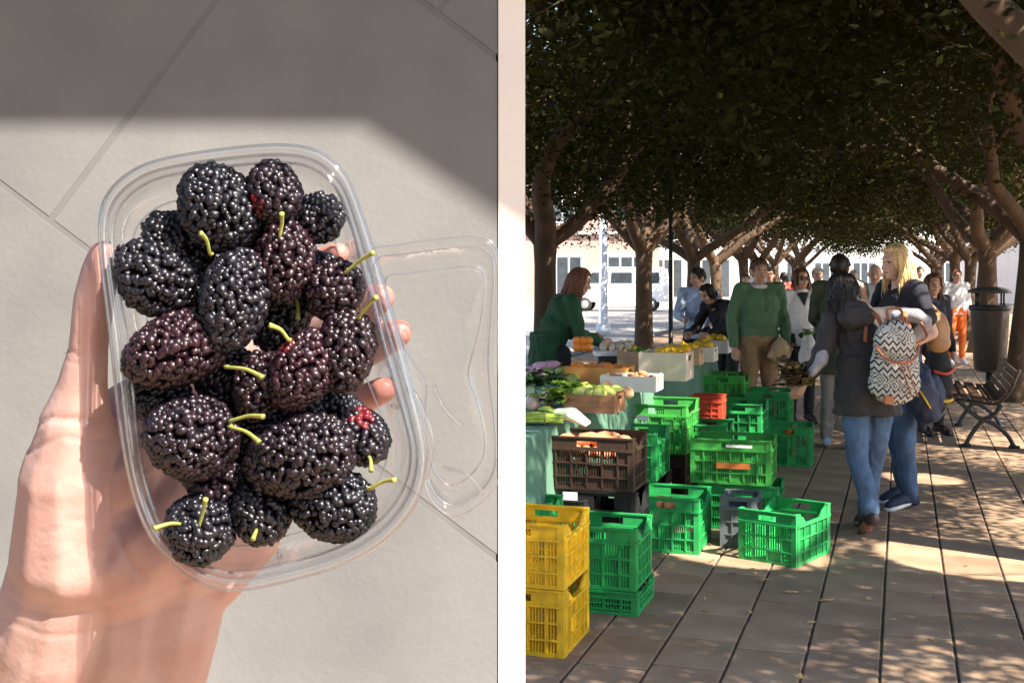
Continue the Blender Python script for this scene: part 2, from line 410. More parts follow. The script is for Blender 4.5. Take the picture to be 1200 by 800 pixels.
for i in range(-10, 11):
    for j in range(-9, 10):
        u0, v0 = i * sw + .0035, j * sh + .0035 + (.23 if i % 2 else 0); u1, v1 = u0 + sw - .007, v0 + sh - .007
        pl = [(u0, v0), (u1, v0), (u1, v1), (u0, v1)]
        # the joint that runs along v=0 passes through the anchor
        pl = [(ax0 + v * ca - (u) * -sa * -1, az0 + v * sa + u * ca) for u, v in pl]
        pl = clip(pl, -1.48, 1.482, 0.01, 4.29)
        if not pl: continue
        area = sum(pl[k - 1][0] * pl[k][1] - pl[k][0] * pl[k - 1][1] for k in range(len(pl)))
        if abs(area) < .004: continue
        if area < 0: pl = pl[::-1]
        n = len(pl); cx = sum(p[0] for p in pl) / n; cz = sum(p[1] for p in pl) / n
        yo = random.uniform(-.0005, -.0001)
        f = [(cx + (p[0] - cx) * .998, -.0033 + yo, cz + (p[1] - cz) * .998) for p in pl]
        md = [(p[0], yo, p[1]) for p in pl]; bk = [(p[0], .012, p[1]) for p in pl]
        mm = MB(); mm.add(f + md + bk, [tuple(range(n))] + [(n + k, n + (k + 1) % n, (k + 1) % n, k) for k in range(n)] + [(2 * n + k, 2 * n + (k + 1) % n, n + (k + 1) % n, n + k) for k in range(n)])
        mm.build('slab', 'slab', wall, False)
px0, px1 = (584 - 600) / FPX * 1.493, (615.5 - 600) / FPX * 1.493
post = thing('divider_post', 'slim cream upright dividing the slabs from the market view', 'post', ((px0 + px1) / 2, 1.645, 0))  # dividing strip between the two views, built as a post
w_ = px1 - px0
MB().box((0, 0, 2.14), (w_, .30, 4.26)).build('shaft', 'cream', post, False)
MB().box((0, 0, 4.30), (w_ + .03, .33, .06)).build('capital', 'cream', post, False)
MB().box((0, 0, .06), (w_ + .004, .304, .12)).build('plinth', 'joint', post, False)
# unseen canvas added to throw the shadow across the top of the slabs
aw = thing('added_awning', 'unseen navy canvas on rods, added to shade the top of the slabs', 'added_awning', (-1, 1.3, 3.2))
def up4(px, py):
    q = AT(px, py, WY); q = q + SUN * ((3.2 - q.z) / SUN.z); return (q.x, q.y)
e0, e1, e2 = up4(0, 118), up4(430, 118), up4(584, 222)
e3 = (e2[0] + (e2[0] - e1[0]) * 1.2, e2[1] + (e2[1] - e1[1]) * 1.2)
pts = [(-3.4, 1.49), (-3.4, e0[1]), e1, e3, (e3[0], 1.49)]
pts = [(x + 1, y - 1.3) for x, y in pts]; n = len(pts)
MB().add([(x, y, 0) for x, y in pts] + [(x, y, .012) for x, y in pts], [tuple(range(n))[::-1], tuple(range(n, 2 * n))] + [(k, (k + 1) % n, n + (k + 1) % n, n + k) for k in range(n)]).build('canvas', 'canvas', aw, False)
for a, b in zip(pts, pts[1:] + pts[:1]): MB().tube([(a[0], a[1], -.014), (b[0], b[1], -.014)], .013).build('rod', 'grey_metal', aw)

# ---- trees
def tree_mesh(seed, nleaf, keep=None, lsz=1.):
    rnd = random.Random(seed); wood = MB(); tips = []
    def grow(p, d, r, L, lev):
        n = 5 if lev < 2 else 4; pts = [p.copy()]; rs = [r]; q = p.copy(); dd = d.copy()
        for k in range(n):
            dd = (dd + Vector((rnd.gauss(0, .13), rnd.gauss(0, .13), rnd.gauss(0, .08) - (.02 if lev > 1 else 0)))).normalized()
            q = q + dd * (L / n); pts.append(q.copy()); rs.append(r * (1 - .38 * (k + 1) / n))
            if lev >= 2: tips.append(q.copy())
        wood.tube(pts, rs, 9 if lev < 2 else 5, caps=lev > 3)
        if lev >= 4: return
        for k in range(3 if lev < 2 else rnd.choice((2, 3))):
            a = 2 * math.pi * (k + rnd.random() * .6) / 3
            side = dd.orthogonal().normalized(); side = Matrix.Rotation(a, 3, dd) @ side
            nd = (dd + side * rnd.uniform(.5, .95)); nd.z = nd.z * .75 + (.12 if lev < 3 else -.05); nd.normalize()
            st = pts[-1] if k else pts[-2]
            grow(st, nd, rs[-1] * rnd.uniform(.62, .8), L * rnd.uniform(.68, .88), lev + 1)
    lean = Vector((rnd.gauss(0, .06), rnd.gauss(0, .06), 1)).normalized()
    base = [Vector((0, 0, -.1)), Vector((0, 0, .12)), lean * .5, lean * 1.2, lean * 1.7, lean * 2.1]
    wood.tube(base, [.26, .195, .155, .138, .135, .155], 12)
    for k in range(4):
        a = 2 * math.pi * (k + rnd.uniform(-.2, .2)) / 4
        d = Vector((math.cos(a) * .75, math.sin(a) * .75, .72 + rnd.uniform(-.1, .15))).normalized()
        grow(lean * 1.95, d, .125 * rnd.uniform(.8, 1.15), 2.0 * rnd.uniform(.85, 1.15), 1)
    T = np.array([tuple(t) for t in tips]); rg = np.random.RandomState(seed)
    T = np.vstack([T, T[rg.randint(len(T), size=len(T))] + rg.normal(0, .55, (len(T), 3))])
    c = T[rg.randint(len(T), size=nleaf)] + rg.normal(0, 1, (nleaf, 3)) * np.array([.30, .30, .22])
    c = c[c[:, 2] > 2.35]
    if keep is not None: c = c[keep(c)]
    n = len(c); ax = rg.normal(0, 1, (n, 3)) * np.array([1, 1, .6]); ax /= np.linalg.norm(ax, axis=1)[:, None]
    up = rg.normal(0, 1, (n, 3)) + np.array([0, 0, .8]); sd = np.cross(ax, up); sd /= np.linalg.norm(sd, axis=1)[:, None] + 1e-9
    nn = np.cross(ax, sd); ln = rg.uniform(.038, .068, n)[:, None] * lsz; wd = ln * rg.uniform(.42, .6, n)[:, None]
    v = np.stack([c - ax * ln, c + sd * wd + nn * wd * .25, c + ax * ln, c - sd * wd + nn * wd * .25], 1).reshape(-1, 3)
    me = bpy.data.meshes.new('crown'); me.vertices.add(4 * n); me.vertices.foreach_set('co', v.ravel())
    me.loops.add(4 * n); me.loops.foreach_set('vertex_index', np.arange(4 * n)); me.polygons.add(n)
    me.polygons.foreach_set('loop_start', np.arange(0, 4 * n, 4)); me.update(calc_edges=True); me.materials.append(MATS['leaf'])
    return wood.mesh('trunk', 'bark'), me
VARS = [tree_mesh(11 + k, 42000) for k in range(4)] + [tree_mesh(11 + k, 27000) for k in range(4)]
# leaves cut from the two nearest crowns so sun lights walk, crates, people, slabs
GAPS = [(G(1140, 655), .42), (Vector((2.75, 8.3, 1.7)), .42), (Vector((.65, 6.3, .6)), .45), (Vector((1.5, 6.8, .25)), .40), (Vector((2.15, 7.3, 1.2)), .22), (Vector((1.0, 8.6, .6)), .35), (G(1080, 560), .25), (Vector((-.3, 1.5, 1.4)), 1.0)]
def tree(loc, rz, k, label, sc=1., group='avenue trees', gaps=False):
    t = thing('avenue_tree', label, 'tree', loc, rz, group); t.scale = (sc, sc, sc)
    if gaps:
        M = np.array(Matrix.Rotation(rz, 3, 'Z')); L0 = np.array(loc); sd = np.array(SUN)
        def keep(c):
            w = (c * sc) @ M.T + L0; ok = np.ones(len(c), bool)
            for p, r in GAPS:
                d = w - np.array(p); q = d - (d @ sd)[:, None] * sd; ok &= np.linalg.norm(q, axis=1) > r
            return ok
        w, c = tree_mesh(12 + k, 120000, keep, .74)
    else: w, c = VARS[k % 8]
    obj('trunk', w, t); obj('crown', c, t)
    return t
ORD = ['first', 'second', 'third', 'fourth', 'fifth', 'sixth']
left_names = ['spreading shade tree behind the upright slabs and stall', 'forked brown tree trunk right behind the vendor in green',
    'shade tree between the vendor and the dark lamp post', 'shade tree just past the dark lamp post', 'shade tree behind the man with the pale blue shirt']
for k, t in enumerate((9.6, 14.4, 20.1, 24.9, 29.4, 34.2, 39, 44, 49.5, 55)):
    tree(ST(t, 4.2 + random.uniform(-.15, .15)), 1.3 * k + .4, k % 4 + (4 if k > 2 else 0), left_names[k] if k < 5 else ORD[k - 5] + ' tree past the lamp post trees in the row on the street side', random.uniform(.95, 1.06))
rn = ['tall shade tree at the kerb beyond the crates', 'shade tree beside the slatted bench', 'shade tree behind the bench, its limbs reaching over the walk', 'shade tree just behind the litter bin']
for k, t in enumerate((7.2, 11.6, 16.4, 21.4, 26.3, 31, 36, 41.5, 47, 53)):
    tree(ST(t, -1.35 - random.uniform(0, .2)), 2.1 * k + 1.1, k if k < 2 else (k + 1) % 4 + (4 if k > 3 else 0), rn[k] if k < 4 else ORD[k - 4] + ' tree past the litter bin in the row on the bench side', random.uniform(.95, 1.06), gaps=k < 2)

# ---- houses beyond the trees, and one added behind the camera to block skylight
mat('blocker_facade', (.12, .14, .17), .85, .1, 1.5)  # tone of the added building that blocks skylight
def house(name, label, x0, x1, Y, h, wallm, cols, rz=0, shop='facade_white'):
    w = x1 - x0; t = thing(name, label, 'building', ((x0 + x1) / 2, Y, -.12), rz)
    MB().box((0, 5, h / 2 + 1.9), (w, 10, h - 3.8)).build('wall', wallm, t, False)
    MB().box((0, 5, 1.9), (w + .06, 10.06, 3.79)).build('ground_floor', shop, t, False)
    MB().box((0, 4.8, h + .12), (w + .6, 10.6, .24)).build('cornice', 'facade_white', t, False)
    MB().box((0, 4.9, 3.86), (w + .3, 10.3, .14)).build('string_course', 'facade_white', t, False)
    st = w / cols
    for fl in range(int((h - 3.8) // 3.1)):
        for c in range(cols):
            x = -w / 2 + st * (c + .5); z = 4.4 + fl * 3.1 + 1.0
            wn = MB().box((x, -.03, z), (1.36, .1, 2.06)).build('window', 'facade_white', t, False)
            for s in (-1, 1): MB().box((x + s * .3, -.085, z), (.52, .02, 1.86)).build('pane', 'window_glass', wn, False)
            MB().box((x, -.14, z - 1.09), (1.6, .28, .1)).build('sill', 'facade_white', wn, False)
    for c in range(cols):
        x = -w / 2 + st * (c + .5)
        d = MB().box((x, -.05, 1.4), (st * .62, .12, 2.7)).build('shop_window', 'facade_white', t, False)
        for s in (-1, 0, 1): MB().box((x + s * st * .2, -.115, 1.45), (st * .17, .02, 2.3)).build('pane', 'window_glass', d, False)
    return t
house('town_house', 'pink rendered building with white shop floor beyond the vendor', -9, 7.6, 62, 13, 'facade_pink', 5, 0, 'facade_pink')
house('town_house', 'unseen slate blue building added behind the camera to block skylight', -22, 1.8, -17.0, 15, 'blocker_facade', 6, 0, 'blocker_facade')  # added out of view to darken the shade on the slabs
house('town_house', 'pale cream building seen past the lamp post and trunks', 8.2, 17, 74, 12, 'facade_cream', 3)
house('town_house', 'white building closing the far end of the avenue', 17.5, 36, 96, 11, 'facade_white', 6)
house('town_house', 'cream building behind the litter bin and bench', 27, 44, 62, 11, 'facade_cream', 5)
# poles
p = G(786, 398); lp = thing('lamp_post', 'dark slim lamp post standing between two left-hand trees', 'lamp post', (p.x * .62, p.y * .62, 0))
lp.location = AT(786, 321, 17.5); lp.location.z = 0
MB().tube([(0, 0, 0), (0, 0, .5), (0, 0, .52), (0, 0, 3.4)], [.06, .055, .034, .028], 12).build('shaft', 'dark_metal', lp)
MB().tube([(-.45, 0, 3.36), (.45, 0, 3.36)], .022).build('cross_arm', 'dark_metal', lp)
for s in (-1, 1): MB().tube([(s * .42, 0, 3.36), (s * .42, 0, 3.2), (s * .42, 0, 3.05)], [.03, .09, .11], 10).build('lamp_head', 'dark_metal', lp)
fp = thing('pole', 'tall white painted pole in front of the pink building', 'pole', (0, 0, 0)); fp.location = AT(707, 321, 34); fp.location.z = -.12
MB().tube([(0, 0, 0), (0, 0, .3), (0, 0, .31), (0, 0, 6.5)], [.2, .2, .13, .10], 12).build('shaft', 'white_metal', fp)
MB().ell((0, 0, 6.52), .16).build('finial', 'white_metal', fp)
# parked van on the sunlit street
def van(label, loc, rz):
    t = thing('parked_van', label, 'van', loc, rz)
    pr = [(-2.3, .45), (-2.3, 1.1), (-2.2, 1.95), (-1.9, 2.05), (.9, 2.05), (1.2, 1.95), (1.75, 1.25), (2.35, 1.1), (2.45, .8), (2.42, .45)]
    n = len(pr); m_ = MB(); m_.add([(x, -.9, z) for x, z in pr] + [(x, .9, z) for x, z in pr], [tuple(range(n)), tuple(range(2 * n - 1, n - 1, -1))] + [(k, n + k, n + (k + 1) % n, (k + 1) % n) for k in range(n)])
    m_.build('body', 'car_paint', t, False)
    for s in (-1, 1):
        for x0, x1 in ((-1.9, -.8), (-.65, .35), (.45, 1.25)):
            k = .25 if x1 > 1 else 0
            MB().add([(x0, s * .905, 1.3), (x1 + k, s * .905, 1.3), (x1 - .05, s * .905, 1.8), (x0, s * .905, 1.8)], [(0, 1, 2, 3)]).build('window', 'window_glass', t, False)
        for x in (-1.5, 1.55):
            wh = MB().tube([(x, s * .72, .32), (x, s * .93, .32)], .33, 18).build('wheel', 'rubber', t)
            MB().tube([(x, s * .9, .32), (x, s * .945, .32)], .19, 14).build('rim', 'grey_metal', wh)
    for s in (-1, 1): MB().box((2.42, s * .65, .85), (.06, .3, .2)).build('headlight', 'white_metal', t, False)
    MB().box((2.40, 0, .5), (.14, 1.7, .16)).build('bumper', 'grey_plastic', t, False)
van('white van parked on the bright street past the vendor', AT(726, 321, 56).xy.to_3d() + Vector((0, 0, -.12)), R(170))

# ================================================================ LEFT: HAND, PUNNET, MULBERRIES
def hp(px, py, Y=.56): return AT(px, py, Y)
def hr(r, Y=.56): return r * Y / FPX
hm = MB()
def hc(*a):                                    # chain of (px, py, Y, radius in px)
    hm.chain([hp(x, y, Y) for x, y, Y, r in a], [hr(r, Y) for x, y, Y, r in a])
hc((121, 298, .522, 18), (117, 318, .522, 22), (110, 352, .523, 24), (104, 405, .526, 23), (97, 450, .530, 29), (89, 500, .536, 44), (90, 560, .545, 66), (98, 640, .556, 84))   # thumb and its ball
hc((120, 560, .553, 66), (170, 500, .578, 62), (215, 440, .592, 40))
hc((150, 640, .562, 84), (215, 560, .585, 66), (262, 455, .595, 40))
hc((215, 640, .574, 70), (260, 570, .590, 58), (300, 485, .597, 38))
hc((238, 668, .580, 52), (285, 620, .590, 48), (325, 540, .597, 34))
hc((215, 435, .592, 30), (300, 352, .594, 25), (362, 314, .585, 21), (392, 300, .570, 16), (397, 297, .566, 14))
hc((262, 455, .596, 31), (355, 392, .598, 26), (418, 362, .580, 23), (441, 351, .562, 20), (447, 349, .556, 17))
hc((300, 485, .598, 30), (385, 430, .600, 25), (438, 404, .582, 22), (463, 392, .563, 19), (468, 389, .558, 16))
hc((325, 540, .598, 26), (390, 490, .598, 21), (430, 466, .584, 18), (450, 456, .568, 16))
hc((100, 640, .560, 80), (74, 740, .574, 82), (40, 840, .590, 80), (-20, 1100, .64, 90), (-110, 1500, .74, 104))
hc((210, 650, .575, 66), (196, 730, .578, 62), (172, 830, .588, 60), (125, 1100, .64, 74), (40, 1500, .74, 92))
hc((160, 650, .570, 76), (150, 740, .574, 66), (122, 830, .586, 62), (66, 1100, .64, 80))
cr = []
def crease(pts, wd, dp): cr.append(([tuple(hp(x, y)) for x, y in pts], wd, dp))
crease(curve_pts([(205, 455, 0), (165, 490, 0), (140, 545, 0), (140, 610, 0), (165, 665, 0), (200, 700, 0)], 5) and [(q.x, q.y) for q in curve_pts([(205, 440, 0), (172, 490, 0), (156, 550, 0), (162, 610, 0), (190, 665, 0)], 5)], .0011, .0011)
crease([(q.x, q.y) for q in curve_pts([(30, 690, 0), (95, 702, 0), (170, 690, 0), (250, 662, 0)], 5)], .0016, .0005)
crease([(q.x, q.y) for q in curve_pts([(28, 712, 0), (90, 728, 0), (170, 716, 0), (265, 690, 0)], 5)], .0014, .0004)
crease([(80, 410), (104, 402), (130, 408)], .0010, .0008); crease([(82, 418), (106, 412), (128, 417)], .0008, .0006)
crease([(52, 500), (95, 478), (140, 480)], .0013, .0010); crease([(60, 520), (110, 498), (150, 505)], .0010, .0006)
for k in range(9):
    x = random.uniform(40, 150); y = random.uniform(540, 680)
    crease([(x, y), (x + random.uniform(15, 40), y + random.uniform(-18, 10)), (x + random.uniform(45, 80), y + random.uniform(-30, 15))], .0006, .00035)
hand = thing('hand', 'open hand and forearm holding up the clear punnet of mulberries', 'hand', (0, 0, 0))
RT = (1, .70, .66); LT = (1.0, .86, .82)
organic('skin', hm, 'skin_hand', hand, .0016, 10, cr, [(hp(397, 297, .566), .016, RT), (hp(447, 349, .556), .016, RT), (hp(468, 389, .558), .016, RT), (hp(450, 456, .568), .014, RT),
    (hp(118, 315, .505), .018, LT), (hp(105, 400, .51), .010, LT), (hp(150, 480, .55), .02, LT), (hp(70, 600, .53), .018, (1, .9, .88)), (hp(120, 690, .55), .02, (1, .93, .9)), (hp(210, 640, .55), .025, LT)])
sv = MB(); sv.chain([hp(75, 1060, .63), hp(-90, 1750, .80)], [.048, .062]); organic('sleeve', sv, 'coat_dark', hand, .006, 4)

# punnet: moulded clear tray, rim towards the camera
rim_px = [(118, 268), (126, 232), (152, 205), (190, 189), (262, 177), (330, 172), (372, 180), (402, 205), (420, 245), (447, 330), (472, 420), (492, 500), (497, 545), (484, 590), (448, 632), (398, 660), (330, 680), (272, 689), (225, 674), (182, 634), (157, 575), (143, 500), (132, 400), (122, 320)]
rim2 = [(p.x, p.y) for p in curve_pts([(x, y, 0) for x, y in rim_px], 5, True)]
cx_, cy_ = 306, 432
def ring(sc, Y, src=None, wob=0):
    out = []
    for i, (x, y) in enumerate(src or rim2):
        dx, dy = x - cx_, y - cy_; ln = math.hypot(dx, dy); q = 1 + (sc / ln)
        out.append(AT(cx_ + dx * q, cy_ + dy * q, Y + (wob * math.sin(i * .55) if wob else 0)))
    return out
def loft(m, rings, close=False):
    n = len(rings[0]); k = len(m.v); m.v += [tuple(p) for r in rings for p in r]
    for a in range(len(rings) - 1):
        for i in range(n):
            j = (i + 1) % n; m.f.append((k + a * n + i, k + a * n + j, k + (a + 1) * n + j, k + (a + 1) * n + i))
    if close:
        c = sum((Vector(p) for p in rings[-1]), Vector()) / n; m.v.append(tuple(c)); b = k + (len(rings) - 1) * n
        for i in range(n): m.f.append((b + i, b + (i + 1) % n, len(m.v) - 1))
    return m
pun = thing('punnet', 'clear moulded plastic punnet resting in the open hand', 'punnet', (0, 0, 0))
rm = loft(MB(), [ring(1.5, .511), ring(2, .506), ring(0, .503), ring(-4, .502), ring(-8, .5035), ring(-10, .507), ring(-13, .5085), ring(-15, .5065), ring(-17, .5065), ring(-19, .510)])
o = rm.build('rim', 'clear_rim', pun); md = o.modifiers.new('s', 'SOLIDIFY'); md.thickness = .0007
tr_ = loft(MB(), [ring(-19, .510), ring(-23, .522), ring(-29, .540, None, .0), ring(-38, .556), ring(-50, .562), ring(-70, .5635), ring(-90, .5625)], True)
o = tr_.build('tray', 'clear_plastic', pun)
ld_src = [(432, 300), (470, 286), (520, 279), (556, 277), (577, 285), (584, 310), (583, 400), (588, 500), (585, 560), (560, 592), (530, 604), (505, 585), (492, 545), (470, 470), (445, 380)]
ld = [(p.x, p.y) for p in curve_pts([(x, y, 0) for x, y in ld_src], 6, True)]
cx_, cy_ = 520, 440
lid = MB(); loft(lid, [ring(0, .530, ld), ring(-3, .5275, ld), ring(-9, .528, ld), ring(-12, .534, ld), ring(-20, .544, ld), ring(-26, .546, ld), ring(-34, .5455, ld), ring(-37, .5425, ld), ring(-44, .542, ld)], True)
lo = lid.build('lid', 'clear_plastic', pun)
for (a, b, c) in (((508, 452), (520, 478), (542, 500)), ((520, 548), (548, 556), (566, 578))):
    MB().tube(curve_pts([AT(*a, .528), AT(*b, .523), AT(*c, .527)], 5), .0010, 8).build('moulded_rib', 'clear_rim', lo)
MB().tube(curve_pts([AT(478, 455, .506), AT(490, 470, .503), AT(505, 520, .504), AT(498, 560, .507)], 5), .0014, 6).build('hinge', 'clear_rim', pun)
for k, (x, y) in enumerate(((128, 300), (140, 430), (160, 560), (235, 670), (330, 668), (440, 620), (480, 480), (455, 380), (430, 290), (340, 186), (220, 196))):
    MB().tube([AT(x + (305 - x) * .07, y + (430 - y) * .05, .508), AT(x + (305 - x) * .13, y + (430 - y) * .10, .545)], .0012, 6).build('moulded_rib', 'clear_plastic', pun)

cx_, cy_ = 306, 432
for nm, sc_, Y_, rd in (('rim_edge', 2, .506, .0007), ('rim_ridge', -9, .505, .0006), ('inner_ridge', -18, .509, .0006), ('base_ridge', -50, .5615, .0005)):
    rg = ring(sc_, Y_); MB().tube(rg + rg[:2], rd, 6, caps=False).build(nm, 'clear_edge', pun)
cx_, cy_ = 520, 440
for nm, sc_, Y_ in (('lid_edge', 0, .530), ('lid_ridge', -12, .534), ('lid_panel_edge', -36, .543)):
    rg = ring(sc_, Y_, ld); MB().tube(rg + rg[:2], .0006, 6, caps=False).build(nm, 'clear_edge', lo)
# mulberries: a dark core covered by glossy drupelets, each with a stalk
ICO = {}
def ico(n):
    if n not in ICO:
        b = bmesh.new(); bmesh.ops.create_icosphere(b, subdivisions=n, radius=1)
        b.verts.ensure_lookup_table(); ICO[n] = (np.array([tuple(v.co) for v in b.verts]), [tuple(v.index for v in f.verts) for f in b.faces]); b.free()
    return ICO[n]
DARK = (.0055, .005, .0095); PURP = (.021, .0045, .009); RED = (.10, .006, .012)
def mulberry(label, px, py, Y, L, Wd, ang, tone=0., red=None, stems=(), tilt=0.):
    c = AT(px, py, Y); k = Y / FPX; a = L / 2 * k * 1.06; b = Wd / 2 * k * 1.1
    ax = Vector((math.cos(R(ang)), math.sin(R(tilt)), -math.sin(R(ang)))).normalized()
    t = thing('mulberry', label, 'mulberry', c, 0, 'ripe mulberries heaped in the punnet')
    Q = Vector((1, 0, 0)).rotation_difference(ax).to_matrix()
    MB().ell((0, 0, 0), (a * .86, b * .84, b * .84), Q, 16, 10).build('core', 'berry_core', t)
    V, Fc = ico(2); m = MB(); rnd = random.Random(int(px * 7 + py))
    ds = 4.9 * k                                    # drupelet radius
    area = 4 * math.pi * (((a * b) ** 1.6 * 2 + (b * b) ** 1.6) / 3) ** (1 / 1.6)
    n = int(area / (ds * ds * 2.35)); vs = []; ga = math.pi * (3 - math.sqrt(5)); ph = rnd.random() * 6
    redc = None if red is None else Vector((red[0] * k, 0, -red[1] * k))
    for i in range(n):
        x = 1 - 2 * (i + .5) / n + rnd.gauss(0, .012); x = max(-1, min(1, x)); r_ = math.sqrt(max(0, 1 - x * x)); th = i * ga + ph + rnd.gauss(0, .12)
        egg = 1 + .10 * x
        p = Q @ Vector((a * x, b * r_ * math.cos(th) * egg, b * r_ * math.sin(th) * egg)) * .905
        nrm = (Q @ Vector((x / a, r_ * math.cos(th) / b, r_ * math.sin(th) / b))).normalized()
        if nrm.y > .55: continue                    # far side is buried in the heap
        p *= 1 + rnd.gauss(0, .022)
        s = ds * rnd.uniform(.75, 1.28); tq = nrm.to_track_quat('Z', 'Y').to_matrix() @ Matrix.Rotation(rnd.random() * 6, 3, 'Z')
        S3 = np.array(tq) @ np.diag([s * rnd.uniform(1.0, 1.35), s * rnd.uniform(.8, 1.0), s * 1.0])
        jit = np.array([mnoise.noise(Vector(v_) * 1.6 + Vector((i * 3.1, px, py))) for v_ in V])
        vs = ((V * (1 + .34 * jit)[:, None]) @ S3.T) + np.array(p)
        f = rnd.random(); q = tone * (.5 + f)
        col = [DARK[j] * (1 - min(1, q)) + PURP[j] * min(1, q) for j in range(3)]
        if redc is not None:
            dd = (Vector((p.x, 0, p.z)) - redc).length / k
            if dd < 13 * rnd.uniform(.7, 1.2): col = [RED[j] * rnd.uniform(.6, 1.2) for j in range(3)]
        m.add(vs.tolist(), Fc, tuple(col))
    m.build('drupelets', 'berry', t, kind='stuff')
    for (x0, y0, x1, y1) in stems:
        p0 = AT(x0, y0, Y - Wd / 2 * k * .75) - c; p1 = AT(x1, y1, Y - Wd / 2 * k * .75 - .008) - c
        mid = (p0 + p1) / 2 + Vector((0, 0, .0012)) + Vector((.0006, 0, 0))
        pts = curve_pts([p0 + Vector((0, .004, 0)), p0, mid, p1], 5); nn = len(pts)
        MB().tube(pts, [.00072 + .0006 * (i / nn) ** 4 for i in range(nn)], 8).build('stalk', 'stem', t)
    return t
mat('berry_core', (.006, .004, .006), .9, .2, 60, spec=.05)
B = [
 ('fat black mulberry at the rounded top end of the heap', 256, 243, .512, 106, 84, 62, .0, None, ()),
 ('black mulberry leaning between the top berry and the thumb side', 208, 290, .522, 92, 66, 50, .0, None, ()),
 ('broad black mulberry beside the thumb tip', 182, 324, .514, 108, 80, 28, .05, None, ()),
 ('small mulberry with a red patch near the top of the punnet', 321, 225, .512, 72, 56, 75, .25, (-20, 17), ()),
 ('short black mulberry behind the one with the red patch', 372, 256, .522, 58, 52, -30, .05, None, ()),
 ('long upright black mulberry with a short stalk at its top', 275, 352, .505, 122, 72, -80, .08, None, ((246, 297, 235, 273),)),
 ('maroon mulberry with its stalk curling over the top', 333, 308, .512, 94, 62, -82, .75, None, ((327, 281, 330, 250),)),
 ('mulberry with a long pale stalk by the raised fingertips', 392, 340, .516, 70, 60, -60, .6, None, ((404, 320, 438, 296),)),
 ('large maroon mulberry lying across the thumb side', 206, 409, .506, 124, 78, -22, .95, None, ((265, 430, 308, 442),)),
 ('dark mulberry with a thick stalk pointing at the ring fingertip', 405, 412, .510, 94, 62, -80, .5, None, ((420, 372, 441, 348),)),
 ('reddish mulberry standing in the middle of the heap', 356, 434, .507, 100, 66, -58, .9, (-22, -34), ((338, 398, 316, 381),)),
 ('mulberry tucked under the maroon berry stalk', 305, 452, .514, 80, 56, -70, .55, None, ()),
 ('small black mulberry tucked below the large maroon one', 186, 464, .522, 70, 58, 20, .0, None, ()),
 ('big rounded mulberry above the palm with two stalks beside it', 224, 512, .508, 108, 92, 15, .35, None, ((270, 493, 309, 488), (269, 500, 304, 518))),
 ('largest dark mulberry lying at the middle of the lower heap', 352, 535, .506, 134, 88, -16, .3, None, ()),
 ('black mulberry with a tiny red drupelet near the lid hinge', 425, 511, .516, 66, 54, 60, .1, (3, -22), ((430, 532, 435, 552),)),
 ('brownish mulberry wedged between two bigger lower berries', 253, 566, .518, 74, 62, 30, .4, None, ()),
 ('mulberry crossed by two stalks at the wrist end', 234, 619, .508, 78, 76, 40, .02, None, ((216, 614, 180, 619), (229, 630, 241, 584))),
 ('small pointed black mulberry at the wrist end', 305, 599, .512, 74, 62, 70, .05, None, ((301, 618, 296, 632),)),
 ('black mulberry with a yellow stalk pointing to the lid', 388, 590, .512, 104, 76, 12, .0, None, ((432, 573, 463, 562),)),
 ('black mulberry buried under the upper middle of the heap', 328, 372, .534, 78, 62, -60, .1, None, ((345, 345, 349, 374),)),
 ('black mulberry buried deep beside the long upright one', 236, 352, .536, 76, 62, 40, .0, None, ()),
 ('black mulberry buried below the reddish middle one', 340, 480, .534, 84, 64, 10, .1, None, ()),
 ('black mulberry buried beneath the top fat one', 300, 275, .536, 74, 60, 80, .0, None, ()),
 ('black mulberry half hidden behind the fingertip berries', 372, 330, .536, 72, 62, 70, .0, None, ()),
 ('black mulberry buried under the big lower berries', 300, 520, .536, 80, 64, 40, .1, None, ()),
 ('dark mulberry filling the centre under the maroon stalk', 262, 436, .530, 84, 66, 40, .3, None, ()),
 ('black mulberry filling the gap under the crossing stalks', 300, 492, .528, 70, 60, 0, .1, None, ()),
 ('black mulberry half hidden behind the small red-dotted one', 388, 488, .538, 76, 60, 20, .0, None, ()),
]
for b in B: mulberry(*b, tilt=random.uniform(-15, 15))

# ================================================================ MARKET: STALL, CRATES, PRODUCE
# stall table (runs along the avenue) and its cloth
TE, TD, TZ, T0, T1 = 1.78, .85, .80, 5.2, 12.0
tb = thing('stall_table', 'long trestle market table hidden beneath the green cloth', 'table', ST(T0, TE + TD), -TH)
MB().box((TD / 2, (T1 - T0) / 2, TZ - .025), (TD - .04, T1 - T0 - .04, .03)).build('table_top', 'bench_wood', tb, False)
for y in (.15, 2.2, 4.5, T1 - T0 - .15):
    for x in (.1, TD - .1): MB().tube([(x, y, 0), (x, y, TZ - .045)], .02).build('leg', 'grey_metal', tb)
cl = MB(); nx, ny = 26, 170; rnd = random.Random(3)
def cloth_pt(u, v):                     # u: 0 far side top .. 1 front hem ; v: along the table
    y = v * (T1 - T0 + .04) - .02
    if u < .45:
        x = u / .45 * TD; return Vector((x, y, TZ + .004 + .006 * mnoise.noise(Vector((x * 4, y * 3, 1)))))
    w = (u - .45) / .55; drop = w * .62
    fold = (.035 * math.sin(y * 11 + 2.2 * math.sin(y * 1.9)) + .05 * mnoise.noise(Vector((y * 2.3, w * .8, 4)))) * min(1, w * 1.8)
    return Vector((TD + .012 + .03 * w + max(-.008, fold + .02 * w), y, TZ - drop + .004 + (.03 * mnoise.noise(Vector((y * 1.2, 7, 0))) if w > .9 else 0)))
cl.v = [tuple(cloth_pt(i / nx, j / ny)) for j in range(ny + 1) for i in range(nx + 1)]
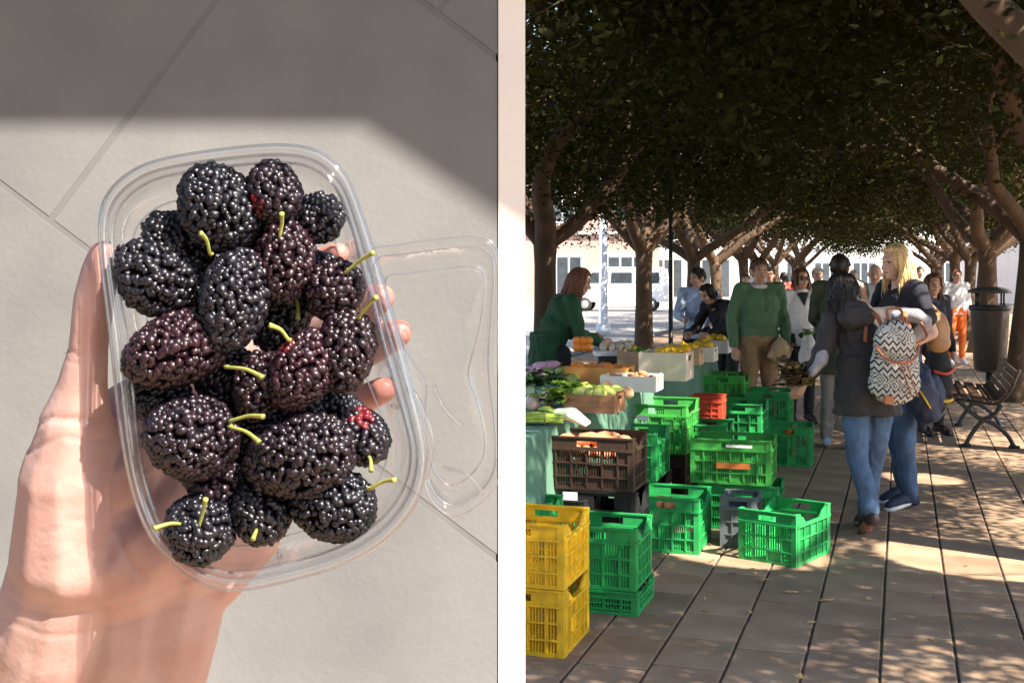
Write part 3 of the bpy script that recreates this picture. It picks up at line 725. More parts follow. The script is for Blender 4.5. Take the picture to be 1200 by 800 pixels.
cl.f = [(j * (nx + 1) + i, j * (nx + 1) + i + 1, (j + 1) * (nx + 1) + i + 1, (j + 1) * (nx + 1) + i) for j in range(ny) for i in range(nx)]
k = len(cl.v)                           # the drop over the near end
for j in range(9):
    for i in range(13):
        x = i / 12 * (TD + .02); w = j / 8
        cl.v.append((x, -.022 - (.012 + .02 * math.sin(x * 22)) * w, TZ + .004 - .62 * w))
cl.f += [(k + j * 13 + i, k + (j + 1) * 13 + i, k + (j + 1) * 13 + i + 1, k + j * 13 + i + 1) for j in range(8) for i in range(12)]
co = cl.build('tablecloth', 'cloth_green', None, True, label='sage green cloth draped over the produce stall table', cat='tablecloth', loc=ST(T0, TE + TD), rz=-TH)
md = co.modifiers.new('s', 'SOLIDIFY'); md.thickness = .003

# vented plastic crates
CR = {}
def crate_parts(W_, D_, H_, matn, solid=False):
    key = (W_, D_, H_, matn, solid)
    if key in CR: return CR[key]
    out = []
    def panel(w, h, end):
        m = MB(); th = .016
        def bx(x0, x1, z0, z1, y0=0, y1=th): m.box(((x0 + x1) / 2, (y0 + y1) / 2, (z0 + z1) / 2), (x1 - x0, y1 - y0, z1 - z0))
        top = h * .78
        cw = .030
        bx(-w / 2, -w / 2 + cw, 0, h, -.002, th); bx(w / 2 - cw, w / 2, 0, h, -.002, th)
        bx(-w / 2 + cw, w / 2 - cw, 0, .018, 0, th)
        nb = max(3, int(round(w / .085)))
        for i in range(1, nb): x = -w / 2 + w * i / nb; bx(x - .004, x + .004, .018, top, -.004, th - .002)
        for fz in (.26, .52): bx(-w / 2 + cw, w / 2 - cw, h * fz - .004, h * fz + .004, -.004, th - .002)
        bx(-w / 2 - .002, w / 2 + .002, top - .006, top + .006, -.008, th)
        # thin inner skin of slats, closed in some bays
        for i in range(nb):
            x0 = -w / 2 + w * i / nb; x1 = x0 + w / nb
            for q, (z0, z1) in enumerate(((.018, h * .26), (h * .26, h * .52), (h * .52, top))):
                if solid or (i * 3 + q * 2 + nb) % 5 == 0: bx(x0 + .004, x1 - .004, z0, z1, .006, .010)
                else:
                    ns = 6
                    for s_ in range(ns): xx = x0 + (x1 - x0) * (s_ + .5) / ns; bx(xx - .0036, xx + .0036, z0, z1, .006, .010)
        if end:            # raised end with a hand hole
            bx(-w / 2 + cw, -.055, top, h, .002, .010); bx(.055, w / 2 - cw, top, h, .002, .010)
            bx(-.055, .055, h - .016, h, .002, .010); bx(-.055, .055, top, top + .014, .002, .010)
            bx(-w / 2 - .001, w / 2 + .001, h - .001, h + .007, -.006, th)
        else:              # side: high corners swept down to a lower middle
            for s in (-1, 1):
                xs = [s * (w / 2 - cw), s * (w / 2 - cw - .05), s * (w / 2 - cw - .09)]; zs = [h, h * .93, top + .006]
                vs = [(xs[0], .002, top), (xs[0], .002, zs[0]), (xs[1], .002, zs[1]), (xs[2], .002, zs[2]), (xs[2], .002, top)]
                vs += [(x, .012, z) for x, y, z in vs]
                m.add(vs, [(0, 1, 2, 3, 4), (9, 8, 7, 6, 5)] + [(i, 5 + i, 5 + (i + 1) % 5, (i + 1) % 5) for i in range(5)])
                bx(min(s * (w / 2 - cw), s * w / 2), max(s * (w / 2 - cw), s * w / 2), h - .001, h + .007, -.006, th)
        return m
    for rz, wd, off, end in ((0, W_, D_ / 2, True), (math.pi, W_, D_ / 2, True), (math.pi / 2, D_ - .034, W_ / 2, False), (-math.pi / 2, D_ - .034, W_ / 2, False)):
        m = panel(wd, H_, end); M = Matrix.Rotation(rz, 3, 'Z')
        m.v = [tuple(M @ Vector((v[0], v[1] - off, v[2]))) for v in m.v]
        out.append(('end_panel' if end else 'side_panel', m.mesh('panel', matn, False)))
    b = MB(); b.box((0, 0, .008), (W_ - .034, D_ - .034, .008))
    for i in range(5): b.box((0, -D_ / 2 + D_ * (i + .5) / 5, .003), (W_ - .05, .008, .006))
    out.append(('bottom', b.mesh('bottom', matn, False)))
    CR[key] = out; return out
def crate(label, corner, W_=.40, D_=.56, H_=.30, m='green_plastic', yaw=None, plate=None, group='stacked produce crates', name='crate', solid=False):
    """corner: floor point of the front-right lower corner"""
    yaw = -TH if yaw is None else yaw
    M = Matrix.Rotation(yaw, 3, 'Z'); c = Vector(corner) + M @ Vector((-W_ / 2, D_ / 2, 0))
    t = thing(name, label, 'crate', c, yaw, group)
    for n_, me in crate_parts(W_, D_, H_, m, solid): obj(n_, me, t)
    if plate: MB().box((.02, -D_ / 2 - .007, H_ * .43), (W_ * .42, .006, H_ * .13)).build('label_plate', plate, t, False)
    return t
def cor(px, Y, z=0): return Vector(((px - 600) / FPX * Y, Y, z))
H1 = .292
# A: the crate standing alone on the walk
pA = G(933, 665); crate('empty green crate standing alone on the paving in front', pA, .35, .46, .28, yaw=-R(38), plate=None)
crate('green crate of sweet potatoes beside the black boxes', cor(819, 6.85), .385, .46, .31, plate=None)
crate('lower green crate of the pair by the grey tub', cor(912, 7.44), .50, .38, .275)
crate('upper green crate with orange label by the grey tub', cor(903, 7.42, .29), .50, .38, .275, m='grass_plastic', plate='orange_print')
crate('small grey tub wedged between green crates', cor(886, 7.0), .21, .26, .29, m='grey_plastic', solid=True, name='tub')
crate('brown crate of sweet potatoes perched on black crates', cor(742, 6.2, .475), .50, .35, .272, m='brown_plastic')
crate('black crate carrying the brown sweet potato crate', cor(745, 6.2), .34, .34, .464, m='black_plastic', solid=True)
crate('black crate with a white tag below the brown crate', cor(685, 6.12), .30, .34, .44, m='black_plastic', solid=True, plate=None)
crate('upper yellow crate stacked beside the cream divider post', cor(661, 5.0, .285), .40, .42, .265, m='yellow_plastic')
crate('lower yellow crate carrying another yellow crate', cor(661, 5.0), .40, .42, .275, m='yellow_plastic')
crate('upper green crate right next to the yellow pair', cor(745, 5.62, .115), .40, .38, .285)
crate('shallow green tray under the crate next to the yellow pair', cor(747, 5.61), .41, .39, .105)
crate('green crate peeping out behind the upper yellow crate', cor(643, 5.75, .21), .34, .26, .285)
crate('brown crate hidden behind the lower yellow crate', cor(643, 5.75), .34, .26, .20, m='brown_plastic')
crate('green crate tucked behind the brown sweet potato crate', cor(768, 7.6, .285), .40, .50, .30)
crate('brown crate under the green one behind the sweet potatoes', cor(768, 7.6), .40, .50, .275, m='brown_plastic')
crate('bright green crate against the cloth with white ticket', cor(804, 8.2, .37), .42, .56, .33, m='grass_plastic')
crate('dark brown crate under the bright green crate by the cloth', cor(803, 8.22), .42, .54, .36, m='brown_plastic')
crate('teal green crate half hidden behind the orange label crate', cor(851, 8.45, .24), .36, .40, .29)
crate('brown crate below the half hidden teal green crate', cor(851, 8.45), .36, .40, .23, m='brown_plastic')
crate('small red plastic crate by the edge of the cloth', cor(846, 9.05, .50), .24, .22, .175, m='red_plastic', solid=True)
crate('brown crate holding up the small red crate', cor(846, 9.05), .26, .34, .49, m='brown_plastic')
crate('green crate atop another between red crate and walk', cor(892, 9.4, .285), .36, .52, .29)
crate('lower green crate between the red crate and the walk', cor(892, 9.4), .36, .52, .275)
crate('outermost green crate of oranges at the walk side', cor(950, 9.95), .38, .40, .325)
crate('green crate raised behind the crate of oranges', cor(925, 10.75, .245), .38, .45, .295)
crate('low green crate under the one behind the oranges', cor(925, 10.75), .38, .45, .235)
crate('farthest green crate at the end of the cloth', cor(872, 11.0, .355), .40, .48, .31, m='grass_plastic')
crate('brown crate under the farthest green crate', cor(872, 11.0), .40, .48, .345, m='brown_plastic')
# white price tickets clipped to crates
def ticket(label, p, w=.07, h=.035, rz=None):
    MB().box((0, 0, 0), (w, .004, h)).build('price_ticket', 'white_print', None, False, label=label, cat='ticket', group='paper price tickets', loc=p, rz=-TH if rz is None else rz)
ticket('white paper ticket on the bright green crate by cloth', AT(752, 489, 8.16))
ticket('white paper tag on the black crate below the brown one', AT(668, 581, 6.08), .075, .04)
ticket('white paper ticket on the upper green crate rim by tub', AT(866, 523, 7.38), .16, .016)

# produce
def lump(name, label, cat, group, loc, r, m, rot=(0, 0, 0), nz=.12, tip=None, leaf=None):
    q = MB(); q.ell((0, 0, 0), r, None, 14, 9, nz=nz)
    if tip: q.tube([(0, 0, r[2] * .85), (0, 0, r[2] * 1.35), (.004, 0, r[2] * 1.7)], [.016, .007, .003], 6)
    t = thing(name, label, cat, loc, 0, group); t.rotation_euler = rot
    q.build('flesh', m, t)
    if leaf: MB().tube([(0, 0, r[2] * .92), (.003, 0, r[2] * 1.14)], [.006, .004], 6).build('stalk', leaf, t)
    return t
rr = random.Random(5)
def scatter(n, f):
    for i in range(n): f(i)
def rot(): return (rr.uniform(0, 6), rr.uniform(0, 6), rr.uniform(0, 6))
# sweet potatoes
for i in range(9):
    p = AT(668 + (i % 5) * 15 + rr.uniform(-3, 3), 527, 6.42 + .06 * (i // 5)); p.z = .705 + rr.uniform(0, .02)
    lump('sweet_potato', 'reddish sweet potato heaped in the brown crate', 'sweet potato', 'sweet potatoes in the brown crate', p, (.034, .034, .085), 'sweet_potato', (R(90) + rr.uniform(-.3, .3), 0, rr.uniform(.8, 2.2)), .25)
for i in range(14):
    p = AT(664 + (i % 7) * 11.5, 540, 6.40 + .10 * (i // 7)); p.z = .655 + rr.uniform(0, .012)
    lump('sweet_potato', 'reddish sweet potato heaped in the brown crate', 'sweet potato', 'sweet potatoes in the brown crate', p, (.034, .034, .075), 'sweet_potato', (R(90) + rr.uniform(-.2, .2), 0, rr.uniform(-.3, .3)), .25)
for i in range(6):
    p = Vector((.86 + .05 * (i % 3) + rr.uniform(-.01, .01), 7.02 + .10 * (i // 3), .245 + rr.uniform(0, .02)))
    lump('sweet_potato', 'orange sweet potato lying in the green crate by the black boxes', 'sweet potato', 'sweet potatoes in the green crate', p, (.036, .036, .075), 'sweet_potato', (R(90), 0, rr.uniform(0, 3)), .25)
for i in range(7):
    p = cor(926 + (i % 4) * 7, 10.02 + .05 * (i // 4), .26 + rr.uniform(0, .02))
    lump('orange', 'ripe orange inside the outermost green crate', 'orange', 'oranges in the outermost green crate', p + Vector((0, .07, 0)), (.035, .035, .034), 'orange_fruit', rot(), .03, None, 'lime')
# boxes on the table
def tray(name, label, px, py, Wt, Dt, Ht, m, yaw=None, slots=True, z=TZ):
    yaw = -TH if yaw is None else yaw
    c = G(px, py, z + .008); M = Matrix.Rotation(yaw, 3, 'Z'); c = c + M @ Vector((0, Dt / 2, 0))
    t = thing(name, label, 'box', c, yaw); th = .008
    for s in (-1, 1):
        MB().box((0, s * (Dt / 2 - th / 2), Ht / 2), (Wt, th, Ht)).build('long_side', m, t, False)
        e = MB()
        if slots:
            e.box((s * (Wt / 2 - th / 2), 0, Ht * .34), (th, Dt - 2 * th, Ht * .68)); e.box((s * (Wt / 2 - th / 2), 0, Ht * .94), (th, Dt - 2 * th, Ht * .12))
            for q in (-1, 1): e.box((s * (Wt / 2 - th / 2), q * (Dt * .33), Ht * .78), (th, Dt * .30, Ht * .2))
        else: e.box((s * (Wt / 2 - th / 2), 0, Ht / 2), (th, Dt - 2 * th, Ht))
        e.build('end', m, t, False)
    MB().box((0, 0, .004), (Wt - 2 * th, Dt - 2 * th, .008)).build('base', m, t, False)
    for sx in (-1, 1):
        for sy in (-1, 1): MB().box((sx * (Wt / 2 - .014), sy * (Dt / 2 - .014), Ht / 2 + .004), (.012, .012, Ht + .008)).build('corner', m, t, False)
    return t, c, M
def fill(tr3, n, zlo, f, jx=.4, jy=.4, Wt=.3, Dt=.3):
    t, c, M = tr3
    for i in range(n):
        q = c + M @ Vector((rr.uniform(-jx, jx) * Wt, rr.uniform(-jy, jy) * Dt, 0)); f(i, q + Vector((0, 0, zlo + rr.uniform(0, .035))))
t1 = tray('wooden_tray', 'low brown wooden tray of mangoes near the asparagus', 690, 484, .30, .30, .105, 'wood_tray')
t2 = tray('paper_tray', 'low white cardboard tray of nuts and dates', 735, 459, .38, .30, .105, 'white_card')
t3 = tray('cardboard_box', 'pale cardboard box heaped with lemons at the cloth edge', 776, 446, .36, .34, .21, 'pale_card')
t4 = tray('cardboard_box', 'brown cardboard carton behind the nut tray', 742, 440, .26, .26, .19, 'cardboard')
t5 = tray('punnet_box', 'small white carton of yellow peppers at the stall end', 822, 424, .22, .28, .13, 'white_card')
t6 = tray('punnet_box', 'small white carton of peppers at the far stall corner', 840, 414, .22, .30, .13, 'white_card')
t7 = tray('orange_carton', 'orange fruit carton lying behind the mangoes', 697, 450, .46, .30, .12, 'orange_card')
t8 = tray('cardboard_box', 'cardboard box of yellow peppers between the white cartons', 806, 428, .20, .26, .15, 'cardboard')
fill(t3, 18, .18, lambda i, p: lump('lemon', 'yellow lemon heaped in the pale cardboard box', 'lemon', 'lemons in the pale box', p + Vector((.05, 0, .01)), (.040, .040, .049), 'lemon', rot(), .05, True), .3, .32, .28, .34)
fill(t4, 9, .15, lambda i, p: lump('lime', 'green lime heaped in the brown carton', 'lime', 'limes in the brown carton', p, (.032, .032, .04), 'lime', rot(), .05, True), .36, .36, .26, .26)
for tt, gname, col in ((t5, 'yellow peppers in the nearer small carton', 'at the stall end'), (t6, 'yellow peppers in the far small carton', 'in the far corner carton'), (t8, 'yellow peppers in the cardboard box', 'in the cardboard box between cartons')):
    fill(tt, 8, .12, lambda i, p: lump('yellow_pepper', 'glossy yellow pepper ' + col, 'pepper', gname, p, (.042, .042, .05), 'lemon', rot(), .35, None, 'lime'), .34, .34, .22, .28)
fill(t1, 4, .09, lambda i, p: lump('mango', 'green mango in the low wooden tray', 'mango', 'mangoes in the wooden tray', p, (.045, .048, .065), 'mango', rot(), .08, None, 'stem'), .3, .3, .3, .3)
fill(t2, 14, .07, lambda i, p: lump('date', 'brown dried date in the white nut tray', 'date', 'dates in the white tray', p, (.022, .022, .036), rr.choice(('wood_tray', 'cardboard', 'sweet_potato')), rot(), .15), .42, .4, .38, .3)
fill(t7, 10, .09, lambda i, p: lump('orange', 'orange heaped in the orange carton', 'orange', 'oranges in the orange carton', p, (.036, .036, .035), 'orange_fruit', rot(), .04, None, 'lime'), .42, .4, .46, .3)
def onT(px, py, z=.85): return AT(px, py, FPX * (HC - z) / (py - VY))
lst = [('mango', 'big yellow green mango lying on the heap by the greens', 'mango', 684, 459, (.06, .055, .085), 'mango'),
       ('mango', 'round green mango at the back of the heap', 'mango', 660, 437, (.055, .055, .065), 'mango'),
       ('mango', 'small green mango between two larger ones', 'mango', 673, 444, (.042, .042, .06), 'mango'),
       ('mango', 'green mango blushed yellow beside the wooden tray', 'mango', 722, 460, (.05, .05, .055), 'mango'),
       ('peach', 'pale orange peach next to the blushed mango', 'peach', 711, 453, (.04, .04, .04), 'peach'),
       ('peach', 'peach at the corner of the white tray', 'peach', 735, 460, (.04, .04, .045), 'peach'),
       ('turnip', 'large pale pink turnip by the leafy greens', 'turnip', 643, 466, (.055, .05, .062), 'turnip'),
       ('turnip', 'pale turnip lying above the asparagus bunch', 'turnip', 624, 471, (.05, .045, .055), 'turnip'),
       ('turnip', 'white turnip at the very end of the stall', 'turnip', 619, 457, (.045, .045, .045), 'fennel')]
for nm, lb, ct, px, py, r_, m_ in lst: lump(nm, lb, ct, 'loose fruit and roots on the cloth', onT(px, py, .80 + r_[0]), r_, m_, (rr.uniform(-.4, .4) + R(75), rr.uniform(-.4, .4), rr.uniform(0, 6)), .1, None, 'stem')
for i, (px, py) in enumerate(((622, 434), (632, 429), (643, 428), (626, 441))):
    lump('aubergine', 'pink and purple striped aubergine piled behind the greens', 'aubergine', 'striped aubergines', onT(px, py, .93), (.035, .035, .09), 'aubergine', (R(80), 0, rr.uniform(0, 3)), .05, None, 'lime')
# leafy greens: many crumpled leaves
def leaves(name, label, cat, p, n, size, m, spread, group=None, up=.6):
    t = thing(name, label, cat, p, 0, group); q = MB()
    for i in range(n):
        d = Vector((rr.gauss(0, 1) * spread[0], rr.gauss(0, 1) * spread[1], abs(rr.gauss(0, 1)) * spread[2]))
        a = rr.uniform(0, 6.28); ax = Vector((math.cos(a), math.sin(a), rr.uniform(.0, up))).normalized(); sd = ax.cross(Vector((0, 0, 1))).normalized(); nn = sd.cross(ax)
        L = size * rr.uniform(.6, 1.2); w = L * .38; vs = []; fs = []
        for k in range(5):
            s_ = k / 4; ww = w * math.sin(math.pi * (.12 + .8 * s_)); ben = nn * (-.35 * L * s_ * s_)
            for e in (-1, 0, 1): vs.append(d + ax * (L * s_) + sd * (e * ww) + ben + nn * (abs(e) * .12 * L * math.sin(k * 2.3 + i + e)))
        for k in range(4):
            for e in range(2): fs.append((k * 3 + e, k * 3 + e + 1, k * 3 + e + 4, k * 3 + e + 3))
        q.add(vs, fs)
    q.build('leaf_mass', m, t, True, kind='stuff'); return t
leaves('lettuce', 'bright frilly green lettuce between turnip and mangoes', 'lettuce', onT(660, 470, .86), 60, .10, 'lettuce', (.06, .05, .03))
leaves('lettuce', 'dark leafy greens behind the bright lettuce', 'greens', onT(636, 447, .90), 60, .11, 'lettuce_dark', (.09, .05, .03))
leaves('lettuce', 'yellow green lettuce leaves by the big mango', 'lettuce', onT(664, 458, .90), 40, .09, 'lettuce', (.05, .04, .03))
asp = thing('asparagus_bunch', 'bunch of green asparagus lying on the cloth edge', 'asparagus', onT(632, 494, .82))
q = MB()
for i in range(46):
    y = rr.uniform(-.05, .05); z = rr.uniform(0, .05) * (1 - abs(y) * 8); x = rr.uniform(-.015, .015)
    q.tube([(x - .13, y + rr.gauss(0, .008), z), (x, y, z + .006), (x + .09, y + rr.gauss(0, .006), z), (x + .115, y, z)], [.0055, .006, .005, .002], 6)
q.build('spears', 'asparagus', asp, kind='stuff')
MB().tube([(.03, math.cos(a) * .056, .022 + math.sin(a) * .036) for a in [i * .4 for i in range(17)]], .003, 6).build('tie', 'stem', asp)
fen = thing('fennel', 'white fennel bulb with pale stalks beside the asparagus', 'fennel', onT(668, 488, .84))
q = MB()
for i in range(6):
    a = (i - 2.5) * .16; q.chain([(-.07, .010 * (i - 2.5), .0), (.0, .016 * (i - 2.5), .016), (.10, .024 * (i - 2.5), -.012)], [.026, .034, .010])
organic('bulb', q, 'fennel', fen, .005, 3)
for i in range(5): MB().tube([(-.08, .012 * (i - 2), .0), (-.13, .02 * (i - 2), .01), (-.17, .03 * (i - 2), .0)], [.010, .008, .005], 7).build('stalk', 'asparagus', fen)
fen.rotation_euler = (0, R(14), R(-14))
# scale on the far side of the stall
sc = thing('weighing_scale', 'white weighing scale with flat pan in front of the vendor', 'scale', onT(722, 411, .98))
MB().box((0, .05, -.02), (.36, .24, .035)).build('pan', 'white_metal', sc, False)
MB().box((0, .05, -.105), (.30, .22, .13)).build('base', 'dark_metal', sc, False)
MB().box((.11, -.0705, -.02), (.07, .004, .018)).build('display', 'black_plastic', sc, False)
for i, x in enumerate((-.10, -.03, .03, .10)):
    lump('mushroom_bunch', 'pale mushroom cluster on the weighing scale pan', 'mushrooms', 'mushrooms on the scale', onT(722, 411, .98) + Vector((x, .05, .035)), (.03, .03, .042), 'mushroom', (0, 0, i), .4)
lump('pear', 'small yellow pear on the end of the scale pan', 'pear', None, onT(722, 411, .98) + Vector((.155, .05, .02)), (.022, .022, .027), 'lemon', (0, 0, 0), .1, None, 'stem')
crt = tray('fruit_crate', 'dark wooden box standing behind the scale', 722, 428, .30, .22, .14, 'brown_plastic', None, False)
# fallen leaves and scraps on the paving
q = MB()
for i in range(190):
    p = ST(rr.uniform(4.2, 16), rr.uniform(-2.2, 1.6)); a = rr.uniform(0, 6.28); s_ = rr.uniform(.012, .034)
    e = Vector((math.cos(a), math.sin(a), 0)) * s_; f = Vector((-math.sin(a), math.cos(a), 0)) * s_ * .5; z = Vector((0, 0, .004)); u_ = Vector((0, 0, rr.uniform(.004, .014)))
    q.add([p - e + z, p + f + z + u_, p + e + z, p - f + z], [(0, 3, 1), (1, 3, 2)])
q.build('leaf_litter', 'litter', None, False, kind='stuff', label='dry fallen leaves scattered on the paving', cat='leaves')
for i, (px, py, lb) in enumerate(((893, 680, 'dry yellowed stalk on the paving before the lone crate'), (925, 694, 'thin curled dry leaf on a paving joint'), (973, 703, 'pale torn scrap lying on the paving'))):
    p = G(px, py, .006); g = MB()
    for k in range(4): g.tube(curve_pts([p + Vector((rr.uniform(-.06, .06), rr.uniform(-.02, .02), .004)), p + Vector((rr.uniform(-.02, .02), 0, .008)), p + Vector((rr.uniform(-.06, .06), rr.uniform(-.02, .02), .004))], 4), .004, 5, flat=.5)
    g.v = [tuple(Vector(v) - p) for v in g.v]
    g.build('plant_scrap', 'litter', None, label=lb, cat='leaf', loc=p)
# litter bin
bn = thing('litter_bin', 'round black litter bin on a post beside the walk', 'bin', AT(1160, 321, 15.7).xy.to_3d() + Vector((0, 0, 0)))
q = MB(); q.tube([(0, 0, .33), (0, 0, .36), (0, 0, 1.12), (0, 0, 1.14)], [.17, .20, .245, .25], 24); q.build('body', 'bin_plastic', bn)
MB().tube([(0, 0, 1.14), (0, 0, 1.20)], [.262, .262], 24).build('rim', 'dark_metal', bn)
for a in range(4): MB().tube([(.22 * math.cos(a * 1.57 + .5), .22 * math.sin(a * 1.57 + .5), 1.19), (.22 * math.cos(a * 1.57 + .5), .22 * math.sin(a * 1.57 + .5), 1.36)], .014).build('strut', 'dark_metal', bn)
MB().tube([(0, 0, 1.36), (0, 0, 1.40), (0, 0, 1.44)], [.275, .27, .12], 24).build('hood', 'bin_plastic', bn)
MB().tube([(0, .02, 0), (0, .02, .34)], [.05, .045], 12).build('post', 'dark_metal', bn)
# slatted bench seen from its end; its slats run along the avenue
pb = G(1132, 524); be = thing('park_bench', 'slatted wooden bench with curved cast iron legs on the paving', 'bench', pb, -TH)
prof = curve_pts([(-.15, 0, .425), (-.05, 0, .445), (.12, 0, .425), (.27, 0, .42), (.36, 0, .50), (.42, 0, .62), (.47, 0, .74)], 4)
acc = 0; nxt = 0; last = prof[0]
for a_, b_ in zip(prof, prof[1:]):
    acc += (b_ - a_).length
    if acc >= nxt:
        d = (b_ - a_).normalized(); an = -math.atan2(d.z, d.x); nxt += .068
        M = Matrix.Rotation(an, 3, 'Y'); c = b_ + Vector((0, .85, 0)) + M @ Vector((0, 0, .02))
        MB().box(c, (.046, 1.75, .026), M=M).build('slat', 'bench_wood', be, False)
for y in (.06, 1.62):
    q = MB(); q.tube([Vector((p.x, y, p.z - .012)) for p in prof], .016, 8)
    q.tube(curve_pts([(.0, y, 0.012), (.04, y, .10), (.14, y, .24), (.24, y, .30), (.31, y, .40)], 5), .022, 8)
    q.tube(curve_pts([(.42, y, .012), (.36, y, .12), (.24, y, .22), (.10, y, .28), (-.06, y, .42)], 5), .022, 8)
    q.tube([(-.04, y, .012), (.05, y, .012)], .018, 8); q.tube([(.37, y, .012), (.47, y, .012)], .018, 8)
    organic('leg', q, 'dark_metal', be, .009, 2)

# ================================================================ PEOPLE
def hair_mesh(q, rx, ry, rz, length, n, rnd, face=.35, vol=1.06, rad=.007, curl=.0):
    """strands that follow the skull from the crown and then hang; head centre at the origin, face towards +y"""
    q.ell((0, -.018, .022 if length <= .13 else .012), (rx * 1.03, ry * .98, rz * .99), None, 16, 10)
    for i in range(n):
        az = rnd.uniform(0, 2 * math.pi); el = R(rnd.uniform(15, 88))
        fw = math.sin(az)                                # +1 = face
        stop = (R(-35) if length > .13 else (R(-22) if fw < -.45 else R(4))) if fw < face else R(38)            # fringe ends above the brow
        pts = []; L = 0; p = None; e = el; hang = False; out = vol + rnd.gauss(0, .03)
        tot = length * rnd.uniform(.75, 1.1) if fw < face else min(length, .12)
        for k in range(16):
            if not hang:
                v = Vector((rx * math.cos(az) * math.cos(e), ry * math.sin(az) * math.cos(e), rz * math.sin(e))) * out
                e -= R(13)
                if e < stop:
                    if fw >= face or length <= .13: pts.append(v); break
                    hang = True
                if e < R(-5) and length > .13: hang = True
            else: v = p + Vector((rnd.gauss(0, .005) + curl * math.sin(k * 1.3 + i), rnd.gauss(0, .004), -.024))
            if p is not None: L += (v - p).length
            p = v; pts.append(v)
            if L > tot: break
        if len(pts) > 1: q.tube(pts, [rad * (1 - .6 * (k / len(pts)) ** 2) for k in range(len(pts))], 4)
    return q
BASE = dict(pelvis=(0, 0, .95), chest=(0, 0, 1.26), neck=(0, -.005, 1.43), head=(0, .02, 1.575),
    shL=(-.17, 0, 1.40), elL=(-.215, -.02, 1.12), wrL=(-.22, .06, .88), shR=(.17, 0, 1.40), elR=(.215, -.02, 1.12), wrR=(.22, .06, .88),
    hipL=(-.085, 0, .92), knL=(-.095, .02, .50), anL=(-.10, -.02, .085), toL=(-.115, .13, .03), hipR=(.085, 0, .92), knR=(.095, .02, .50), anR=(.10, -.02, .085), toR=(.115, .13, .03))
def person(label, loc, yaw, h, pose=None, top='white_cloth', sleeve='long', hem=.86, legs='denim', shoes='shoe_dark', sole='rubber', hair=('hair_dark', .12), skin='skin', look=(0, 0), bulk=1., voxel=.010, vneck=None, collar=None, lining=None, group='market visitors', flare=0., seed=1, strands=170, glasses=False):
    t = thing('person', label, 'person', loc, yaw, group); s = h / 1.70; t.scale = (s, s, s)
    J = {k: Vector(v) for k, v in {**BASE, **(pose or {})}.items()}; rnd = random.Random(seed)
    b = MB(); P, C, N, Hd = J['pelvis'], J['chest'], J['neck'], J['head']
    HR = Matrix.Rotation(R(look[0]), 3, 'Z') @ Matrix.Rotation(R(look[1]), 3, 'X')
    def hd(x, y, z): return Hd + HR @ Vector((x, y, z))
    # body
    b.ell(hd(0, -.008, .012), (.074, .092, .098), HR); b.ell(hd(0, .030, -.048), (.052, .058, .062), HR)
    b.ell(hd(0, .05, -.085), (.028, .03, .022), HR)
    b.cap(hd(0, .084, .012), .009, hd(0, .103, -.026), .014); b.ell(hd(0, .078, .032), (.05, .018, .012), HR)
    for x in (-1, 1):
        b.ell(hd(x * .076, -.008, -.010), (.010, .022, .032), HR); b.ell(hd(x * .036, .066, -.028), (.022, .022, .022), HR)
    b.cap(N - Vector((0, 0, .05)), .058, hd(0, -.015, -.05), .050)
    b.ell(C, (.14 * bulk, .09 * bulk, .17)); b.ell((C + P) / 2, (.125 * bulk, .09 * bulk, .15)); b.ell(P, (.14 * bulk, .10 * bulk, .11))
    b.cap(J['shL'], .05, J['shR'], .05); b.cap(C + Vector((0, 0, .1)), .07, N, .055)
    for S_ in 'LR':
        sg = -1 if S_ == 'L' else 1
        b.chain([J['sh' + S_], J['el' + S_], J['wr' + S_]], [.046, .037, .026])
        d = (J['wr' + S_] - J['el' + S_]).normalized(); w = J['wr' + S_]
        side = d.cross(Vector((0, 1, 0)) if abs(d.y) < .8 else Vector((1, 0, 0))).normalized(); nn = side.cross(d)
        b.ell(w + d * .055, (.034, .034, .034)); b.cap(w, .025, w + d * .075, .032)
        for k in range(4):
            o_ = side * ((k - 1.5) * .019); l_ = (.052, .062, .058, .045)[k]
            b.chain([w + d * .075 + o_, w + d * (.075 + l_ * .6) + o_ + nn * .006, w + d * (.075 + l_) + o_ + nn * .022], [.0105, .010, .009])
        b.chain([w + d * .03 - side * .022, w + d * .065 - side * .045 + nn * .012, w + d * .09 - side * .040 + nn * .026], [.013, .0115, .010])
        b.chain([J['hip' + S_], J['kn' + S_], J['an' + S_]], [.075, .052, .036])
        b.cap(J['an' + S_], .034, J['to' + S_], .026)
    organic('body', b, skin, t, voxel * .8, 3)
    # face details
    for x in (-1, 1):
        MB().ell(hd(x * .031, .077, .010), (.011, .008, .006), HR, 8, 6).build('eye', 'eye_dark', t)
        MB().tube([hd(x * .016, .087, .030), hd(x * .034, .084, .034), hd(x * .050, .074, .028)], [.004, .0045, .003], 6).build('brow', hair[0], t)
    MB().tube([hd(-.022, .078, -.058), hd(0, .088, -.056), hd(.022, .078, -.058)], [.003, .007, .003], 7).build('mouth', 'lip', t)
    if glasses:
        g = MB()
        for x in (-1, 1): g.ell(hd(x * .032, .094, .008), (.028, .008, .022), HR, 12, 8); g.tube([hd(x * .058, .085, .014), hd(x * .08, .0, .012)], .004, 6)
        g.tube([hd(-.012, .1, .014), hd(.012, .1, .014)], .004, 6); g.build('sunglasses', 'eye_dark', t)
    # hair
    if hair[1] > 0:
        q = MB(); hair_mesh(q, .079, .098, .106, hair[1], strands, rnd, vol=1.07 if hair[1] < .2 else 1.13, rad=.008 if strands < 400 else .0045)
        q.v = [tuple(hd(*v)) for v in q.v]; q.build('hair', hair[0], t)
    # top
    c = MB(); K = 1.13
    c.ell(C, (.165 * bulk, .115 * bulk, .18)); c.ell((C + P) / 2 + Vector((0, 0, .02)), (.152 * bulk, .115 * bulk, .17))
